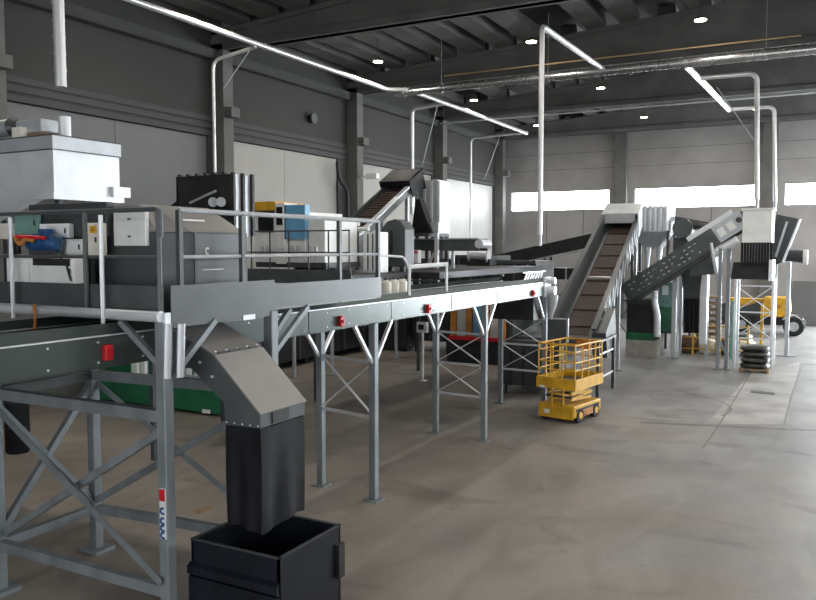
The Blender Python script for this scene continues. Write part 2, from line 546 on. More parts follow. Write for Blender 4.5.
# ------------------------------------------------------------------ ducts and pipes
def ringed(q, pts, r, step, rr=.012):
    """raised seams along a spiral duct"""
    for a, b in zip(pts, pts[1:]):
        a, b = V(a), V(b)
        n = max(1, int((b - a).length / step))
        d = (b - a).normalized()
        for k in range(1, n):
            p = a + (b - a) * k / n
            q.tube([p - d * .015, p + d * .015], r + rr, 12)
DZ = 10.48
t = thing('main_duct', (-6, 27.8, DZ), 'long silver spiral duct hanging across the hall', 'duct')
q = MB().tube([(-15.6, 27.8, DZ), (-9.5, 27.8, DZ)], .14, 16).tube([(-9.5, 27.8, DZ), (-9.2, 27.8, DZ), (-4.8, 27.8, DZ), (-4.5, 27.8, DZ), (8, 27.8, DZ)], [.14, .155, .155, .175, .175], 16)
ringed(q, [(-12.2, 27.8, DZ), (-9.6, 27.8, DZ)], .14, .16, .01)
ringed(q, [(-8.6, 27.8, DZ), (-4.9, 27.8, DZ)], .155, .16, .01)
for x in (-15.2, -13.6, -9.35, -4.65, -2.2, 1.5, 5): q.tube([(x - .05, 27.8, DZ), (x + .05, 27.8, DZ)], .19, 16)
q.build('duct_tube', 'duct', t, smooth=True)
for x in (-13.6, -9.35, -2.2, 5):
    MB().tube([(x, 27.8, DZ + .15), (x, 27.8, roofz(x) + .1)], .008, 6).build('hanger', 'galv', t)
tag(MB().tube([(-13.3, 27.45, 10.86), (-1.2, 27.45, 10.86)], .028, 8).build('lamplit_pipe', 'lamplit', None, smooth=True), 'thin pipe coloured with lamp glow running just above the silver duct', 'pipe')
tag(MB().tube([(-19.2, 39.1, 11.08), (12, 39.1, 11.08)], .035, 8).build('sprinkler_pipe', 'galvl', None, smooth=True), 'thin grey pipe along the furthest roof girder', 'pipe')

def branch(name, label, pts, r, mt='pipe', drops=(), hang=True):
    t = thing(name, pts[0], label, 'pipe', 'silver extraction pipes under the roof')
    q = MB().tube(bend(pts, .25), r, 12)
    for u, v in zip(pts, pts[1:]): ringed(q, [u, v], r, 1.5, .012)
    q.build('pipe_run', mt, t, smooth=True)
    return t
PZ = 10.55
t = branch('extraction_pipe', 'silver pipe along the side wall from the near hopper to the duct', [(-15.7, 3.0, PZ), (-15.7, 27.3, PZ), (-15.0, 27.8, PZ)], .085)
branch('extraction_pipe', 'silver pipe continuing behind the duct towards the back corner', [(-15.0, 27.9, PZ), (-15.0, 41.2, PZ)], .085)
branch('extraction_pipe', 'silver pipe from the duct to the tall pole over the conveyor end', [(-7.35, 27.8, PZ), (-7.45, 21.9, PZ)], .085)
t = branch('extraction_pipe', 'thick bright pipe behind the duct above the belt discharge', [(-4.75, 28.0, PZ), (-4.5, 38.6, PZ)], .11)
def drop(label, pts, r, bracea=None, braceb=None, r2=None):
    t = thing('drop_pipe', pts[-1], label, 'pipe', 'silver drop pipes to the machines')
    MB().tube(bend(pts, .3), r, 12).build('pipe_run', 'pipe', t, smooth=True)
    p = V(pts[-1])
    MB().tube([p, p + V((0, 0, -.32))], r * .8, 12).build('hose_end', 'galv', t, smooth=True)
    if bracea: MB().tube([bracea, braceb], .018, 6).build('stay', 'galv', t)
    return t
# pole standing at the end of the long conveyor
drop('tall silver drop pipe at the far end of the long conveyor', [(-7.45, 21.95, PZ), (-7.45, 21.6, PZ), (-7.45, 21.6, 4.75)], .075)
drop('silver drop pipe with bracket arm above the black hopper', [(-15.7, 19.3, PZ - .1), (at(213, 60, Y=19.2).x, 19.2, 10.2), (at(213, 60, Y=19.2).x, 19.2, 6.75)], .055, (-15.9, 19.25, PZ - .2), (-16.9, 19.2, 9.3))
drop('silver drop pipe beside the small inclined belt', [(-15.0, 31.0, PZ), (at(412, 100, Y=31.5).x, 31.5, PZ), (at(412, 100, Y=31.5).x, 31.5, 6.2)], .1, (-15.4, 31.1, PZ - .05), (-16.3, 31.4, 8.0))
drop('thin silver drop pipe in front of the brightest panel door', [(-15.0, 41.0, PZ), (at(471, 130, Y=41.6).x, 41.6, PZ), (at(471, 130, Y=41.6).x, 41.6, 5.1)], .065, (-16.6, 41.3, PZ - .05), (-17.6, 41.5, 8.2))
drop('silver drop pipe above the white separator head', [(-4.65, 30.9, PZ), (-2.72, 31.0, PZ), (-2.6, 31.0, 6.1)], .085, (-4.3, 33, PZ), (-2.75, 31.3, 8.2))
drop('silver drop pipe in front of the back wall column', [(-4.5, 38.4, PZ), (-2.65, 38.6, PZ), (-2.5, 38.6, 6.4)], .085)
# the near pair on the bright hopper
t = thing('overhead_pipe', (-9.27, 7.3, 6.55), 'thick bright pipe end hanging over the near hopper', 'pipe')
q = MB().tube([(-9.30, 7.3, 11.0), (-9.27, 7.3, 6.55)], .075, 16)
ringed(q, [(-9.30, 7.3, 9.2), (-9.27, 7.3, 6.55)], .075, .22, .006)
q.build('pipe_run', 'pipe', t, smooth=True)
MB().tube([(-9.30, 7.3, 11.0), (-9.30, 7.3, roofz(-9.3) + .1)], .02, 6).build('hanger', 'galv', t)

# round speaker on the side wall
t = thing('wall_speaker', (XL + .02, 27.6, 9.6), 'round grey speaker on the dark upper wall', 'speaker')
MB().tube([(XL, 27.6, 9.76), (XL + .18, 27.6, 9.76), (XL + .26, 27.6, 9.76)], [.16, .2, .24], 18).build('housing', 'black', t)
MB().tube([(XL + .26, 27.6, 9.76), (XL + .275, 27.6, 9.76)], .21, 18).build('grille', 'grey', t)
# cable conduit bending down beside the panel door
tag(MB().tube(bend([(XL + .35, 29.2, 8.1), (XL + .35, 29.3, 7.4), (XL + .35, 30.0, 6.9), (XL + .35, 30.05, 0.02)], .3), .09, 8).build('cable_conduit', 'black', None, smooth=True), 'black cable conduit bending down the wall by the speaker', 'conduit')
t = thing('junction_light', (XL + .57, 30.8, 7.3), 'small white box on an arm on the column by the speaker', 'wall light')
MB().tube([(XL + .57, 30.7, 7.55), (XL + 1.1, 30.7, 7.55)], .03, 8).build('arm', 'galvl', t)
bx(XL + .95, XL + 1.5, 30.55, 30.85, 7.45, 7.68).build('lamp_box', 'white', t)

# ================================================================== THE NEAR PLATFORM
t = P = thing('sorting_platform', (-7.8, 6.9, 0), 'raised grey steel platform with railings on braced legs, nearest the camera', 'platform')
PXR, PYF, PYB, PXL = -6.27, 6.12, 10.7, -13.0
bx(PXL, PXR - .02, PYF + .03, 8.4, 3.60, 3.655).build('deck', 'deck', t)
bx(-8.3, PXR - .02, 8.4, PYB, 3.60, 3.655).build('deck', 'deck', t)
MB().tube([(PXL, PYF, 3.66), (PXR - .03, PYF, 3.66)], .062, 10).build('edge_tube', 'galvl', t, smooth=True)
bx(PXL, PXR - .05, PYF + .05, PYF + .065, 3.66, 3.98).build('toe_board', 'grey', t)
bx(PXR - .012, PXR, PYF + .12, 8.02, 3.53, 3.985).build('toe_board', 'grey', t)
bx(PXR - .012, PXR, 8.02, PYB, 3.63, 3.93).build('toe_board', 'grey', t)
bx(PXR - .04, PXR + .012, PYF + .02, PYF + .1, 3.55, 3.7).build('corner_bracket', 'galvl', t)
bx(PXR - .03, PXR + .012, 7.40, 7.62, 3.52, 3.58).build('edge_bracket', 'galvl', t)
LEGS = [(-9.3, 6.2), (-6.35, 6.2), (-9.35, 7.75), (-6.32, 8.0)]
for x, y in LEGS:
    MB().bar((x, y, 0.02), (x, y, 3.6), .135, .135).build('leg', 'leg', t, bevel=.015)
    bx(x - .19, x + .19, y - .17, y + .17, 0, .05).build('foot_plate', 'leg', t)
# bundle of upright tubes beside the corner leg
for dx, dy in ((-.10, .05), (.13, .08), (.07, -.05)):
    MB().tube([(-6.33 + dx, 6.2 + dy, 3.0), (-6.3 + dx, 6.2 + dy, 3.58)], .045, 8).build('upright_tube', 'galv', t, smooth=True)
for a, b in (((-9.3, 6.2), (-6.3, 6.2)), ((-9.35, 7.75), (-6.32, 8.0)), ((-9.3, 6.2), (-9.35, 7.75)), ((-6.3, 6.2), (-6.32, 8.0))):
    if a[0] < -9 and b[0] > -7 or a[0] < -9:
        MB().bar((*a, 2.57), (*b, 2.57), .12, .13).build('cross_beam', 'leg' if b[0] > -7 else 'plated', t)
    if a[0] < -9 : MB().bar((*a, .62), (*b, .62), .10, .12).build('cross_beam', 'leg', t)
def brace(a, b, w=.085):
    MB().angle(a, b, w, .012, (0, 1, 0)).build('brace', 'leg', t)
brace((-9.25, 6.13, 2.5), (-6.35, 6.13, .75))
brace((-9.25, 6.27, .75), (-6.35, 6.27, 2.45))
brace((-9.30, 7.72, .75), (-6.36, 7.95, 2.45))
brace((-9.30, 7.82, 2.45), (-6.36, 8.05, .75))
brace((-9.33, 6.25, .75), (-9.37, 7.70, 2.4))
brace((-9.27, 6.25, 2.4), (-9.31, 7.70, .75))
for a, b in (((-6.3, 6.2, 3.05), (-6.95, 6.16, 3.58)), ((-6.28, 6.24, 3.0), (-6.28, 6.92, 3.56)), ((-6.3, 8.02, 3.05), (-6.29, 8.75, 3.6)), ((-6.36, 8.02, 3.2), (-6.36, 8.45, 3.58))):
    MB().bar(a, b, .065, .065).build('knee_brace', 'leg', t)
q = MB()
q.cur = 0
q.box(-6.375, -6.290, 6.115, 6.128, 1.24, 1.80)
q.cur = 1
q.box(-6.372, -6.293, 6.112, 6.12, 1.66, 1.79)
q.cur = 2
for z in (1.55, 1.44, 1.36, 1.28):
    q.tube(bend([(-6.305, 6.113, z - .03), (-6.36, 6.113, z - .02), (-6.35, 6.113, z + .035), (-6.31, 6.113, z + .03)], .02, 3), .012, 6)
q.build('sticker', ['paper', 'red', 'blue'], t, label='paper sticker with a red band and blue marks')
# railings
TOPZ, MIDZ = 4.8, 4.29
front = [-12.4, at(-20, 250, Y=PYF).x, at(84, 250, Y=PYF).x, -6.33]
for x in front: MB().tube([(x, PYF + .02, 3.6), (x, PYF + .02, TOPZ)], .028, 8).build('rail_post', 'grey', t, smooth=True)
for x in (at(15, 250, Y=PYF).x, at(105, 250, Y=PYF).x):
    MB().tube([(x, PYF - .05, 3.55), (x, PYF - .05, TOPZ - .05)], .026, 8).build('rail_post', 'galvl', t, smooth=True)
MB().tube(bend([(PXL, PYF + .02, TOPZ), (-6.30, PYF + .02, TOPZ), (-6.30, PYF + .02, TOPZ - .3)], .07), .026, 8).build('handrail', 'grey', t, smooth=True)
MB().tube([(PXL, PYF + .02, MIDZ), (-6.30, PYF + .02, MIDZ)], .02, 8).build('middle_rail', 'grey', t, smooth=True)
for y in (6.42, 7.45, 9.57, 10.66): MB().bar((PXR - .04, y, 3.6), (PXR - .04, y, TOPZ), .055, .055).build('rail_post', 'grey', t)
MB().tube([(PXR - .04, 6.42, TOPZ), (PXR - .04, 10.66, TOPZ)], .03, 8).build('handrail', 'galv', t, smooth=True)
MB().tube([(PXR - .04, 6.42, MIDZ), (PXR - .04, 10.66, MIDZ)], .022, 8).build('middle_rail', 'galv', t, smooth=True)

# ---- machine housing on the platform corner
HF, HZ = 6.62, 3.66
t = thing('infeed_housing', (-7.6, 7.3, HZ), 'dark grey chamfered machine housing at the platform corner', 'machine')
xr = -6.52
low = [(-8.75, HF), (-6.85, HF), (xr, HF + .22), (xr, 7.78), (-8.75, 7.78)]
zt, zc = 4.89, 4.57
top = [(-8.75, HF), (-7.12, HF), (-7.05, HF + .12), (-7.02, 7.66), (-8.75, 7.78)]
q = MB().loft([(x, y, HZ) for x, y in low], [(x, y, zc) for x, y in low])
q.build('shell', 'grey', t, bevel=.012)
q = MB().loft([(x, y, zc) for x, y in low], [(x, y, zt) for x, y in top])
q.build('sloped_hood', 'chute', t, bevel=.01)  # paler than the shell, painting in the light on the slope
q = MB().box(-6.86, -6.84, HF - .012, HF, HZ, zc).box(xr, xr + .012, 6.86, 6.89, HZ, zc).box(xr, xr + .012, 7.74, 7.78, HZ, zc).box(xr, xr + .01, 6.86, 7.78, 4.16, 4.18)
q.build('seam', 'greyd', t)
a, b = at(117, 212, Y=HF), at(150, 246, Y=HF)
c = bx(a.x, b.x, HF - .06, HF, b.z, a.z).build('control_box', 'white', t, bevel=.012, label='white control box')
bx((a.x + b.x) / 2 - .02, (a.x + b.x) / 2 + .02, HF - .068, HF - .06, a.z - .10, a.z - .08).build('latch', 'greyd', c)
bx((a.x + b.x) / 2 - .02, (a.x + b.x) / 2 + .02, HF - .068, HF - .06, b.z + .10, b.z + .12).build('latch', 'greyd', c)
p = at(207, 251, X=xr)
pts = [(xr + .004, p.y + .03 * math.cos(k), p.z + .035 * math.sin(k)) for k in [math.radians(d) for d in range(45, 320, 25)]]
MB().tube(pts, .011, 6).build('emblem', 'white', t, label='small white ring emblem')
p, p2 = at(186, 218, X=-6.62), at(209, 219, X=-6.62)
bx(xr - .002, xr + .006, 7.0, 7.35, 4.13, 4.14).build('marking', 'white', t)
MB().box(-6.70, -6.69, p.y, p2.y, 4.705, 4.725).build('marking', 'white', t)
# darker overhanging hood over the control cabinets
t2 = thing('dust_hood', (-8.3, 7.0, 4.5), 'dark hood overhanging the white control cabinets on the platform', 'hood')
bx(-8.95, -7.55, HF - .1, HF - .01, 4.52, 4.93).build('hood_face', 'greyd', t2, bevel=.01)
bx(-8.95, -8.76, HF - .01, 7.9, HZ, 4.93).build('hood_side', 'greyd', t2)
bx(-8.0, -7.95, HF - .1, HF - .04, 3.66, 4.53).build('stanchion', 'greyd', t2)
bx(-8.9, -8.8, HF - .1, HF - .04, 3.66, 4.53).build('stanchion', 'greyd', t2)

# ---- bright hopper behind the housing
t = thing('feed_hopper', (-10, 7.5, HZ), 'tall galvanised feed hopper with pale side above the platform', 'hopper')
hx0, hx1, hy0, hy1 = -10.75, -8.95, 6.9, 7.97
q = MB().loft([(hx0 + .55, hy0 + .08, 4.75), (hx1, hy0 + .0, 5.08), (hx1, hy1, 5.08), (hx0 + .55, hy1, 4.75)], [(hx0, hy0, 5.45), (hx1, hy0, 5.45), (hx1, hy1, 5.45), (hx0, hy1, 5.45)])
q.box(hx0, hx1, hy0, hy1, 5.45, 5.66)
q.build('body', 'galvl', t)
q = MB().box(hx0 - .02, hx1 + .02, hy0 - .02, hy1 + .02, 5.66, 5.84)
q.build('rim', 'galv', t)
q = MB().box(hx0, hx1 + .015, hy0 - .025, hy0 - .01, 5.655, 5.67).box(hx1 + .02, hx1 + .03, hy0, hy1, 5.655, 5.668).box(hx0, hx1 + .03, hy0 - .03, hy1 + .03, 5.838, 5.852)
q.build('seam', 'greyd', t)
q = MB().box(hx1 - .4, hx1 + .03, hy0 - .03, hy1 + .05, 5.02, 5.10)
q.build('bottom_flange', 'galvl', t)
bx(hx1, hx1 + .06, hy1 - .16, hy1 + .14, 5.10, 5.24).build('bracket', 'galvl', t)
for x, y in ((hx0 + .6, hy0 + .15), (hx1 - .1, hy0 + .15), (hx0 + .6, hy1 - .1), (hx1 - .1, hy1 - .1)):
    bx(x - .04, x + .04, y - .04, y + .04, HZ, 5.06).build('leg', 'greyd', t)
q = MB().tube([(-9.22, 7.3, 5.84), (-9.22, 7.3, 6.15)], .082, 16)
q.build('pipe_stub', 'galvl', t, smooth=True, label='bright pipe stub')
t = thing('vibrator_motor', (-9.85, 7.15, 5.852), 'grey vibrator motor lying on top of the galvanised hopper', 'motor')
p0, p1 = at(-6, 130, Y=7.1), at(13, 127, Y=7.1)
MB().tube([p0, p1], .12, 12).build('body', 'galv', t, smooth=True)
MB().tube([p1, p1 + V((.06, 0, 0))], [.13, .08], 12).build('end_cap', 'greyd', t)
p0, p1 = at(14, 120, Y=7.2), at(48, 131, Y=7.2)
bx(p0.x, p1.x, 7.1, 7.45, p1.z - .02, p0.z - .04).build('cover', 'galv', t, bevel=.02)
p0, p1 = at(15, 128, Y=7.05), at(24, 139, Y=7.05)
bx(p0.x, p1.x, 7.0, 7.2, 5.852, p0.z).build('terminal_box', 'cream', t)
bx(p1.x, p1.x + .35, 7.1, 7.4, 5.852, 5.94).build('base_plate', 'wood', t)

# ---- control cabinets, motor and hose behind the front rail
CYF = 6.34
def cab(name, mt, x0, y0, x1, y1, label, cat='cabinet', depth=.25, Y=CYF, group=None, onfloor=True):
    a, b = at(x0, y0, Y=Y), at(x1, y1, Y=Y)
    t = thing(name, ((a.x + b.x) / 2, Y + depth / 2, HZ), label, cat, group)
    bx(a.x, b.x, Y, Y + depth, b.z, a.z).build('box', mt, t, bevel=.012)
    bx(a.x + .02, b.x - .02, Y - .008, Y, b.z + .02, a.z - .02).build('door', mt, t, bevel=.004)
    bx(b.x - .06, b.x - .04, Y - .02, Y - .008, (a.z + b.z) / 2 - .03, (a.z + b.z) / 2 + .03).build('latch', 'greyd', t)
    if onfloor and b.z > HZ + .05:
        for x in (a.x + .04, b.x - .04): bx(x - .02, x + .02, Y + depth - .06, Y + depth - .02, HZ, b.z).build('leg', 'greyd', t)
    return t, a, b
cab('control_cabinet', 'cream', -24, 224, 13, 239, 'cream control cabinet at the far end of the front rail', Y=6.42, depth=.08)
cab('control_cabinet', 'teal', 14, 213, 38, 234, 'pale blue grey cabinet panel below the galvanised hopper', Y=6.44, depth=.06)
cab('control_cabinet', 'white', 39, 224, 69, 238, 'white cabinet directly behind the blue motor', Y=6.43, depth=.08)
cab('control_cabinet', 'white', 62, 239, 83, 255, 'low white cabinet beside the blue motor with one latch', Y=6.42, depth=.1)
t, a, b = cab('control_cabinet', 'cream', 84, 223, 100, 257, 'upright cream cabinet with yellow warning label', Y=6.40, depth=.11)
pa, pb = at(90, 226, Y=6.38), at(96, 233, Y=6.38)
bx(pa.x, pb.x, 6.37, 6.392, pb.z, pa.z).build('warning_label', 'yellow', t, label='yellow warning label')
q = MB()
c = (pa + pb) / 2
q.tube([(c.x - .012, 6.368, c.z - .015), (c.x + .012, 6.368, c.z - .015), (c.x, 6.368, c.z + .018), (c.x - .012, 6.368, c.z - .015)], .004, 4)
q.build('warning_mark', 'black', t)
t, a, b = cab('drive_pedestal', 'white', 6, 258, 74, 284, 'long white drive base on the deck under the blue motor', 'machine base', Y=6.19, depth=.2)
pa, pb = at(33, 258.5, Y=6.18), at(70, 266, Y=6.18)
bx(pa.x, pb.x, 6.175, 6.19, pb.z, pa.z).build('slot', 'black', t)
pa, pb = at(29, 262, Y=6.18), at(32, 282, Y=6.18)
bx(pa.x, pa.x + .015, 6.175, 6.19, pb.z, pa.z).build('seam', 'cream', t)
t = thing('drive_motor', (-8.3, 6.45, 3.95), 'blue electric motor on the white drive base', 'motor')
p0, p1 = at(31, 243, Y=6.29), at(59, 243.5, Y=6.29)
MB().tube([p0, p0 + V((.03, 0, 0)), p1 - V((.05, 0, 0)), p1], [.07, .105, .105, .075], 16).build('body', 'blue', t, smooth=True)
q = MB()
n = 9
for k in range(n):
    p = p0 + (p1 - p0) * (.16 + .62 * k / n)
    q.tube([p, p + V((.012, 0, 0))], .115, 16)
q.build('cooling_fin', 'blue', t)
a = p0 + (p1 - p0) * .55
bx(a.x - .07, a.x + .06, 6.23, 6.35, a.z + .09, a.z + .17).build('terminal_box', 'blue', t, bevel=.01)
bx(p0.x + .05, p1.x - .03, 6.22, 6.36, p0.z - .16, p0.z - .08).build('foot', 'greyd', t)
pp = p1 + V((.0, -.04, .08))
t = thing('red_hose', (-8.6, 6.2, 4.3), 'orange red hose end hooked over the front rail', 'hose')
MB().tube(bend([at(15, 237, Y=6.10), at(20, 245, Y=6.10), at(27, 238, Y=6.12), at(34, 241, Y=6.16)], .05), .03, 8).build('hose', 'orange', t, smooth=True)
MB().tube([at(17, 236.5, Y=6.1), at(45, 238, Y=6.15)], .022, 8).build('nozzle', 'red', t, smooth=True)
tag(MB().tube(bend([at(53, 235, Y=6.21), at(59, 239, Y=6.17), at(62, 249, Y=6.16), at(61, 261, Y=6.17)], .08), .014, 8).build('motor_cable', 'greyd', None, smooth=True), 'dark cable looping down from the blue motor', 'cable')
tag(MB().tube(bend([at(66, 264, Y=6.16), at(69, 275, Y=6.16), at(71, 281, Y=6.16)], .05), .012, 6).build('motor_cable', 'black', None, smooth=True), 'short black cable on the front of the white drive base', 'cable')
tag(MB().tube(bend([at(34, 304, Y=6.03), at(35.5, 320, Y=6.03), at(33, 338, Y=6.03), at(29, 344, Y=6.05)], .06), .018, 8).build('hanging_cable', 'orange', None, smooth=True), 'orange tipped cable hanging below the platform edge', 'cable')

# ================================================================== CHUTE, CURTAIN AND BIN
t = thing('discharge_chute', (-5.9, 7.1, 1.3), 'grey sloping discharge chute with black rubber curtain under the platform', 'chute')
y0, y1 = 6.70, 7.52
prof = [(-6.95, 3.54), (-6.10, 3.19), (-5.455, 2.585), (-5.455, 2.43), (-5.95, 2.42), (-5.95, 2.66), (-6.45, 3.02), (-6.95, 3.1)]
MB().prism(prof, y0, y1).build('body', 'grey', t, bevel=.006)
q = MB()
def slab(a, b, th=.018):
    d = V((b[0] - a[0], 0, b[1] - a[1])).normalized()
    n = V((-d.z, 0, d.x)) * th
    if n.z < 0: n = -n
    A, B = V((a[0], 0, a[1])), V((b[0], 0, b[1]))
    q.add([(A.x, y0 - .01, A.z), (A.x, y1 + .01, A.z), (B.x, y1 + .01, B.z), (B.x, y0 - .01, B.z), (A.x + n.x, y0 - .01, A.z + n.z), (A.x + n.x, y1 + .01, A.z + n.z), (B.x + n.x, y1 + .01, B.z + n.z), (B.x + n.x, y0 - .01, B.z + n.z)],
          [(3, 2, 1, 0), (4, 5, 6, 7), (0, 1, 5, 4), (1, 2, 6, 5), (2, 3, 7, 6), (3, 0, 4, 7)])
slab((-6.95, 3.545), (-6.10, 3.195))
slab((-6.09, 3.185), (-5.445, 2.58))
q.build('lid', 'chute', t)  # lighter than the body paint to stand for light from above
q = MB()
for k in range(4):
    y = y0 + .06 + k * (y1 - y0 - .12) / 4
    q.box(-6.13, -6.07, y, y + .13, 3.205, 3.22)
q.build('hinge', 'greyd', t)
q = MB()
for k in range(5):
    y = y0 + .05 + k * (y1 - y0 - .1) / 4
    q.tube([(-6.12, y, 3.22), (-6.12, y, 3.235)], .014, 6)
for xx, zz in ((-6.3, 3.1), (-6.12, 2.95)): q.tube([(xx, y0 - .02, zz), (xx, y0, zz)], .018, 6)
for k in range(5): q.tube([(-5.92 + k * .11, y0 - .012, 2.455), (-5.92 + k * .11, y0, 2.455)], .01, 6)
q.build('bolt', 'galvl', t)
bx(-5.5, -5.44, y0 + .2, y0 + .5, 2.45, 2.58).build('opening', 'black', t)
# folded rubber curtain
q = MB()
ring = []
xa, xb, ya, yb = -5.95, -5.46, y0 + .01, y1 - .01
n = 9
per = []
for k in range(n): per.append((xa + (xb - xa) * k / n, ya, 0, -1))
for k in range(n): per.append((xb, ya + (yb - ya) * k / n, 1, 0))
for k in range(n): per.append((xb - (xb - xa) * k / n, yb, 0, 1))
for k in range(n): per.append((xa, yb - (yb - ya) * k / n, -1, 0))
N = len(per)
vs = []
zs = [2.42, 2.15, 1.8, 1.5, 1.27]
for j, z in enumerate(zs):
    for k, (x, y, nx, ny) in enumerate(per):
        amp = .02 * j / 4 * math.sin(k * 1.4 + .3) + .01 * math.sin(k * .7 + j)
        sh = .02 * j / 4
        vs.append((x + nx * amp - (x + 5.7) * sh, y + ny * amp, z + (.03 * math.sin(k * .5) if j == 4 else 0)))
fs = [(j * N + k, j * N + (k + 1) % N, (j + 1) * N + (k + 1) % N, (j + 1) * N + k) for j in range(4) for k in range(N)]
vs += [(v[0] * .985 + -5.7 * .015, v[1] * .985 + 7.1 * .015, v[2]) for v in vs]
o = 5 * N
fs += [tuple(o + i for i in reversed(f)) for f in fs]
fs += [(4 * N + k, 4 * N + (k + 1) % N, o + 4 * N + (k + 1) % N, o + 4 * N + k) for k in range(N)]
q.add(vs, fs).build('rubber_curtain', 'rubber', t, smooth=True)

t = thing('collection_bin', (-5.65, 7.0, 0), 'open black steel bin on the floor under the chute', 'bin')
bx0, bx1, by0, by1, bz = -6.24, -5.02, 6.44, 7.6, 1.15
q = MB()
th = .025
q.box(bx0, bx1, by0, by0 + th, .12, bz).box(bx0, bx1, by1 - th, by1, .12, bz).box(bx0, bx0 + th, by0, by1, .12, bz).box(bx1 - th, bx1, by0, by1, .12, bz)
q.build('body', 'binb', t)
bx(bx0, bx1, by0, by1, .10, .14).build('bottom', 'binb', t)
q = MB().box(bx0 - .02, bx1 + .005, by0 - .03, by0, .10, .74).box(bx0 - .02, bx0, by0, by1, .10, .74)
q.build('lower_jacket', 'binb', t)
q = MB().prism([(by0, .90), (by0 - .05, .86), (by0 - .05, .78), (by0, .74)], bx0 - .02, bx1, 'x')
q.build('ledge', 'binb', t)
q = MB().box(bx0 - .006, bx1 + .006, by0 - .008, by0 + .03, bz, bz + .012).box(bx0 - .006, bx1 + .006, by1 - .03, by1 + .008, bz, bz + .012).box(bx0 - .006, bx0 + .03, by0, by1, bz, bz + .012).box(bx1 - .03, bx1 + .006, by0, by1, bz, bz + .012)
q.build('rim', 'greyd', t)
bx(bx1, bx1 + .05, by1 - .10, by1 + .02, .55, .95).build('handle', 'black', t)
for x in (bx0 + .12, bx1 - .2):
    bx(x, x + .12, by0 + .05, by1 - .05, 0, .10).build('skid', 'black', t)

# ================================================================== THE LONG CONVEYOR
t = thing('sorting_conveyor', (-7.65, 11.6, 0), 'long pale green grey conveyor on zinc legs through the middle of the hall', 'conveyor')
cx0, cx1, cy0, cy1 = -8.32, -6.95, 1.2, 20.9
def side(x, s):
    q = MB()
    q.box(x - .012, x, cy0, cy1, 3.10, 3.44) if s > 0 else q.box(x, x + .012, cy0, cy1, 3.10, 3.44)
    q.box(x - .07 * (s > 0), x + .07 * (s < 0), cy0, cy1, 3.09, 3.105)
    return q
side(cx1, 1).build('side_plate', 'plate', t)
side(cx0, -1).build('side_plate', 'plate', t)
bx(cx1 - .05, cx1 + .025, cy0, cy1, 3.438, 3.452).build('lip', 'galvl', t)
bx(cx0 - .025, cx0 + .05, cy0, cy1, 3.438, 3.452).build('lip', 'galvl', t)
MB().prism([(cx1 - .03, 3.45), (cx1 - .015, 3.45), (cx1 - .065, 3.565), (cx1 - .08, 3.565)], cy0, cy1 - .3).build('skirt_board', 'plate', t)
MB().prism([(cx0 + .03, 3.45), (cx0 + .015, 3.45), (cx0 + .065, 3.565), (cx0 + .08, 3.565)], cy0, cy1 - .3).build('skirt_board', 'plate', t)
bx(cx0 + .08, cx1 - .08, cy0, cy1 - .1, 3.43, 3.445).build('belt', 'beltd', t)
bx(cx0 + .08, cx1 - .08, cy0, cy1 - .1, 3.16, 3.175).build('return_belt', 'beltd', t)
q = MB()
y = cy0 + .3
while y < cy1:
    for z in (3.16, 3.38): q.tube([(cx1, y, z), (cx1 + .012, y, z)], .014, 6)
    y += .62
q.build('bolt', 'galvl', t)
q = MB()
for y in (2.2, 4.7, 7.2, 9.7, 12.2, 14.7, 17.2, 19.6): q.box(cx1, cx1 + .008, y, y + .03, 3.11, 3.44)
q.build('joint_cover', 'plate', t)
for y, z in ((5.94, 3.26), (10.53, 3.22), (13.6, 3.21), (19.6, 3.2)):
    b = bx(cx1, cx1 + .07, y - .05, y + .05, z - .085, z + .085).build('stop_switch', 'red', t, bevel=.012, label='red emergency stop switch')
    MB().tube([(cx1 + .07, y, z), (cx1 + .10, y, z)], .03, 8).build('button', 'red', b)
rows = [(3.0, 3.0), (11.62, 11.9), (16.5, 16.65), (20.7, 20.75)]
for i, (yr, yl) in enumerate(rows):
    xr_, xl_ = -6.97, -8.27
    for x, y in ((xr_, yr), (xl_, yl)):
        MB().bar((x, y, .02), (x, y, 3.1), .125, .125).build('leg', 'leg', t, bevel=.01)
        bx(x - .14, x + .14, y - .14, y + .14, 0, .02).build('foot_plate', 'leg', t)
        if i:
            for sgn in (-1, 1):
                MB().bar((x, y + sgn * .05, 2.42), (x, y + sgn * .62, 3.1), .055, .055).build('knee_brace', 'galvl', t)
    for k, z in enumerate((2.42, 1.70, .98) if i > 1 else (2.42, 1.45)):
        MB().bar((xr_, yr, z), (xl_, yl, z), .05, .05).build('tie_bar', 'galvl', t)
    lv = [(2.42, 1.70), (1.70, .98)] if i > 1 else [(2.42, 1.45)]
    for za, zb in lv:
        MB().bar((xr_, yr - .03, za), (xl_, yl - .03, zb), .045, .02).build('cross_brace', 'galvl', t)
        MB().bar((xr_, yr + .03, zb), (xl_, yl + .03, za), .045, .02).build('cross_brace', 'galvl', t)
# small guard rail on the conveyor edge
for y in (12.95, 14.55): MB().tube([(cx1 - .04, y, 3.5), (cx1 - .04, y, 4.09)], .032, 8).build('guard_post', 'galvl', t, smooth=True)
MB().tube([(cx1 - .04, 12.95, 4.03), (cx1 - .04, 14.55, 4.05)], .045, 8).build('guard_rail', 'galvl', t, smooth=True)
MB().tube(bend([(PXR - .04, 10.66, 4.36), (cx1 + .25, 11.2, 4.27), (cx1 - .04, 12.75, 4.22), (cx1 - .04, 12.95, 3.95)], .25), .022, 8).build('curved_rail', 'galvl', t, smooth=True)
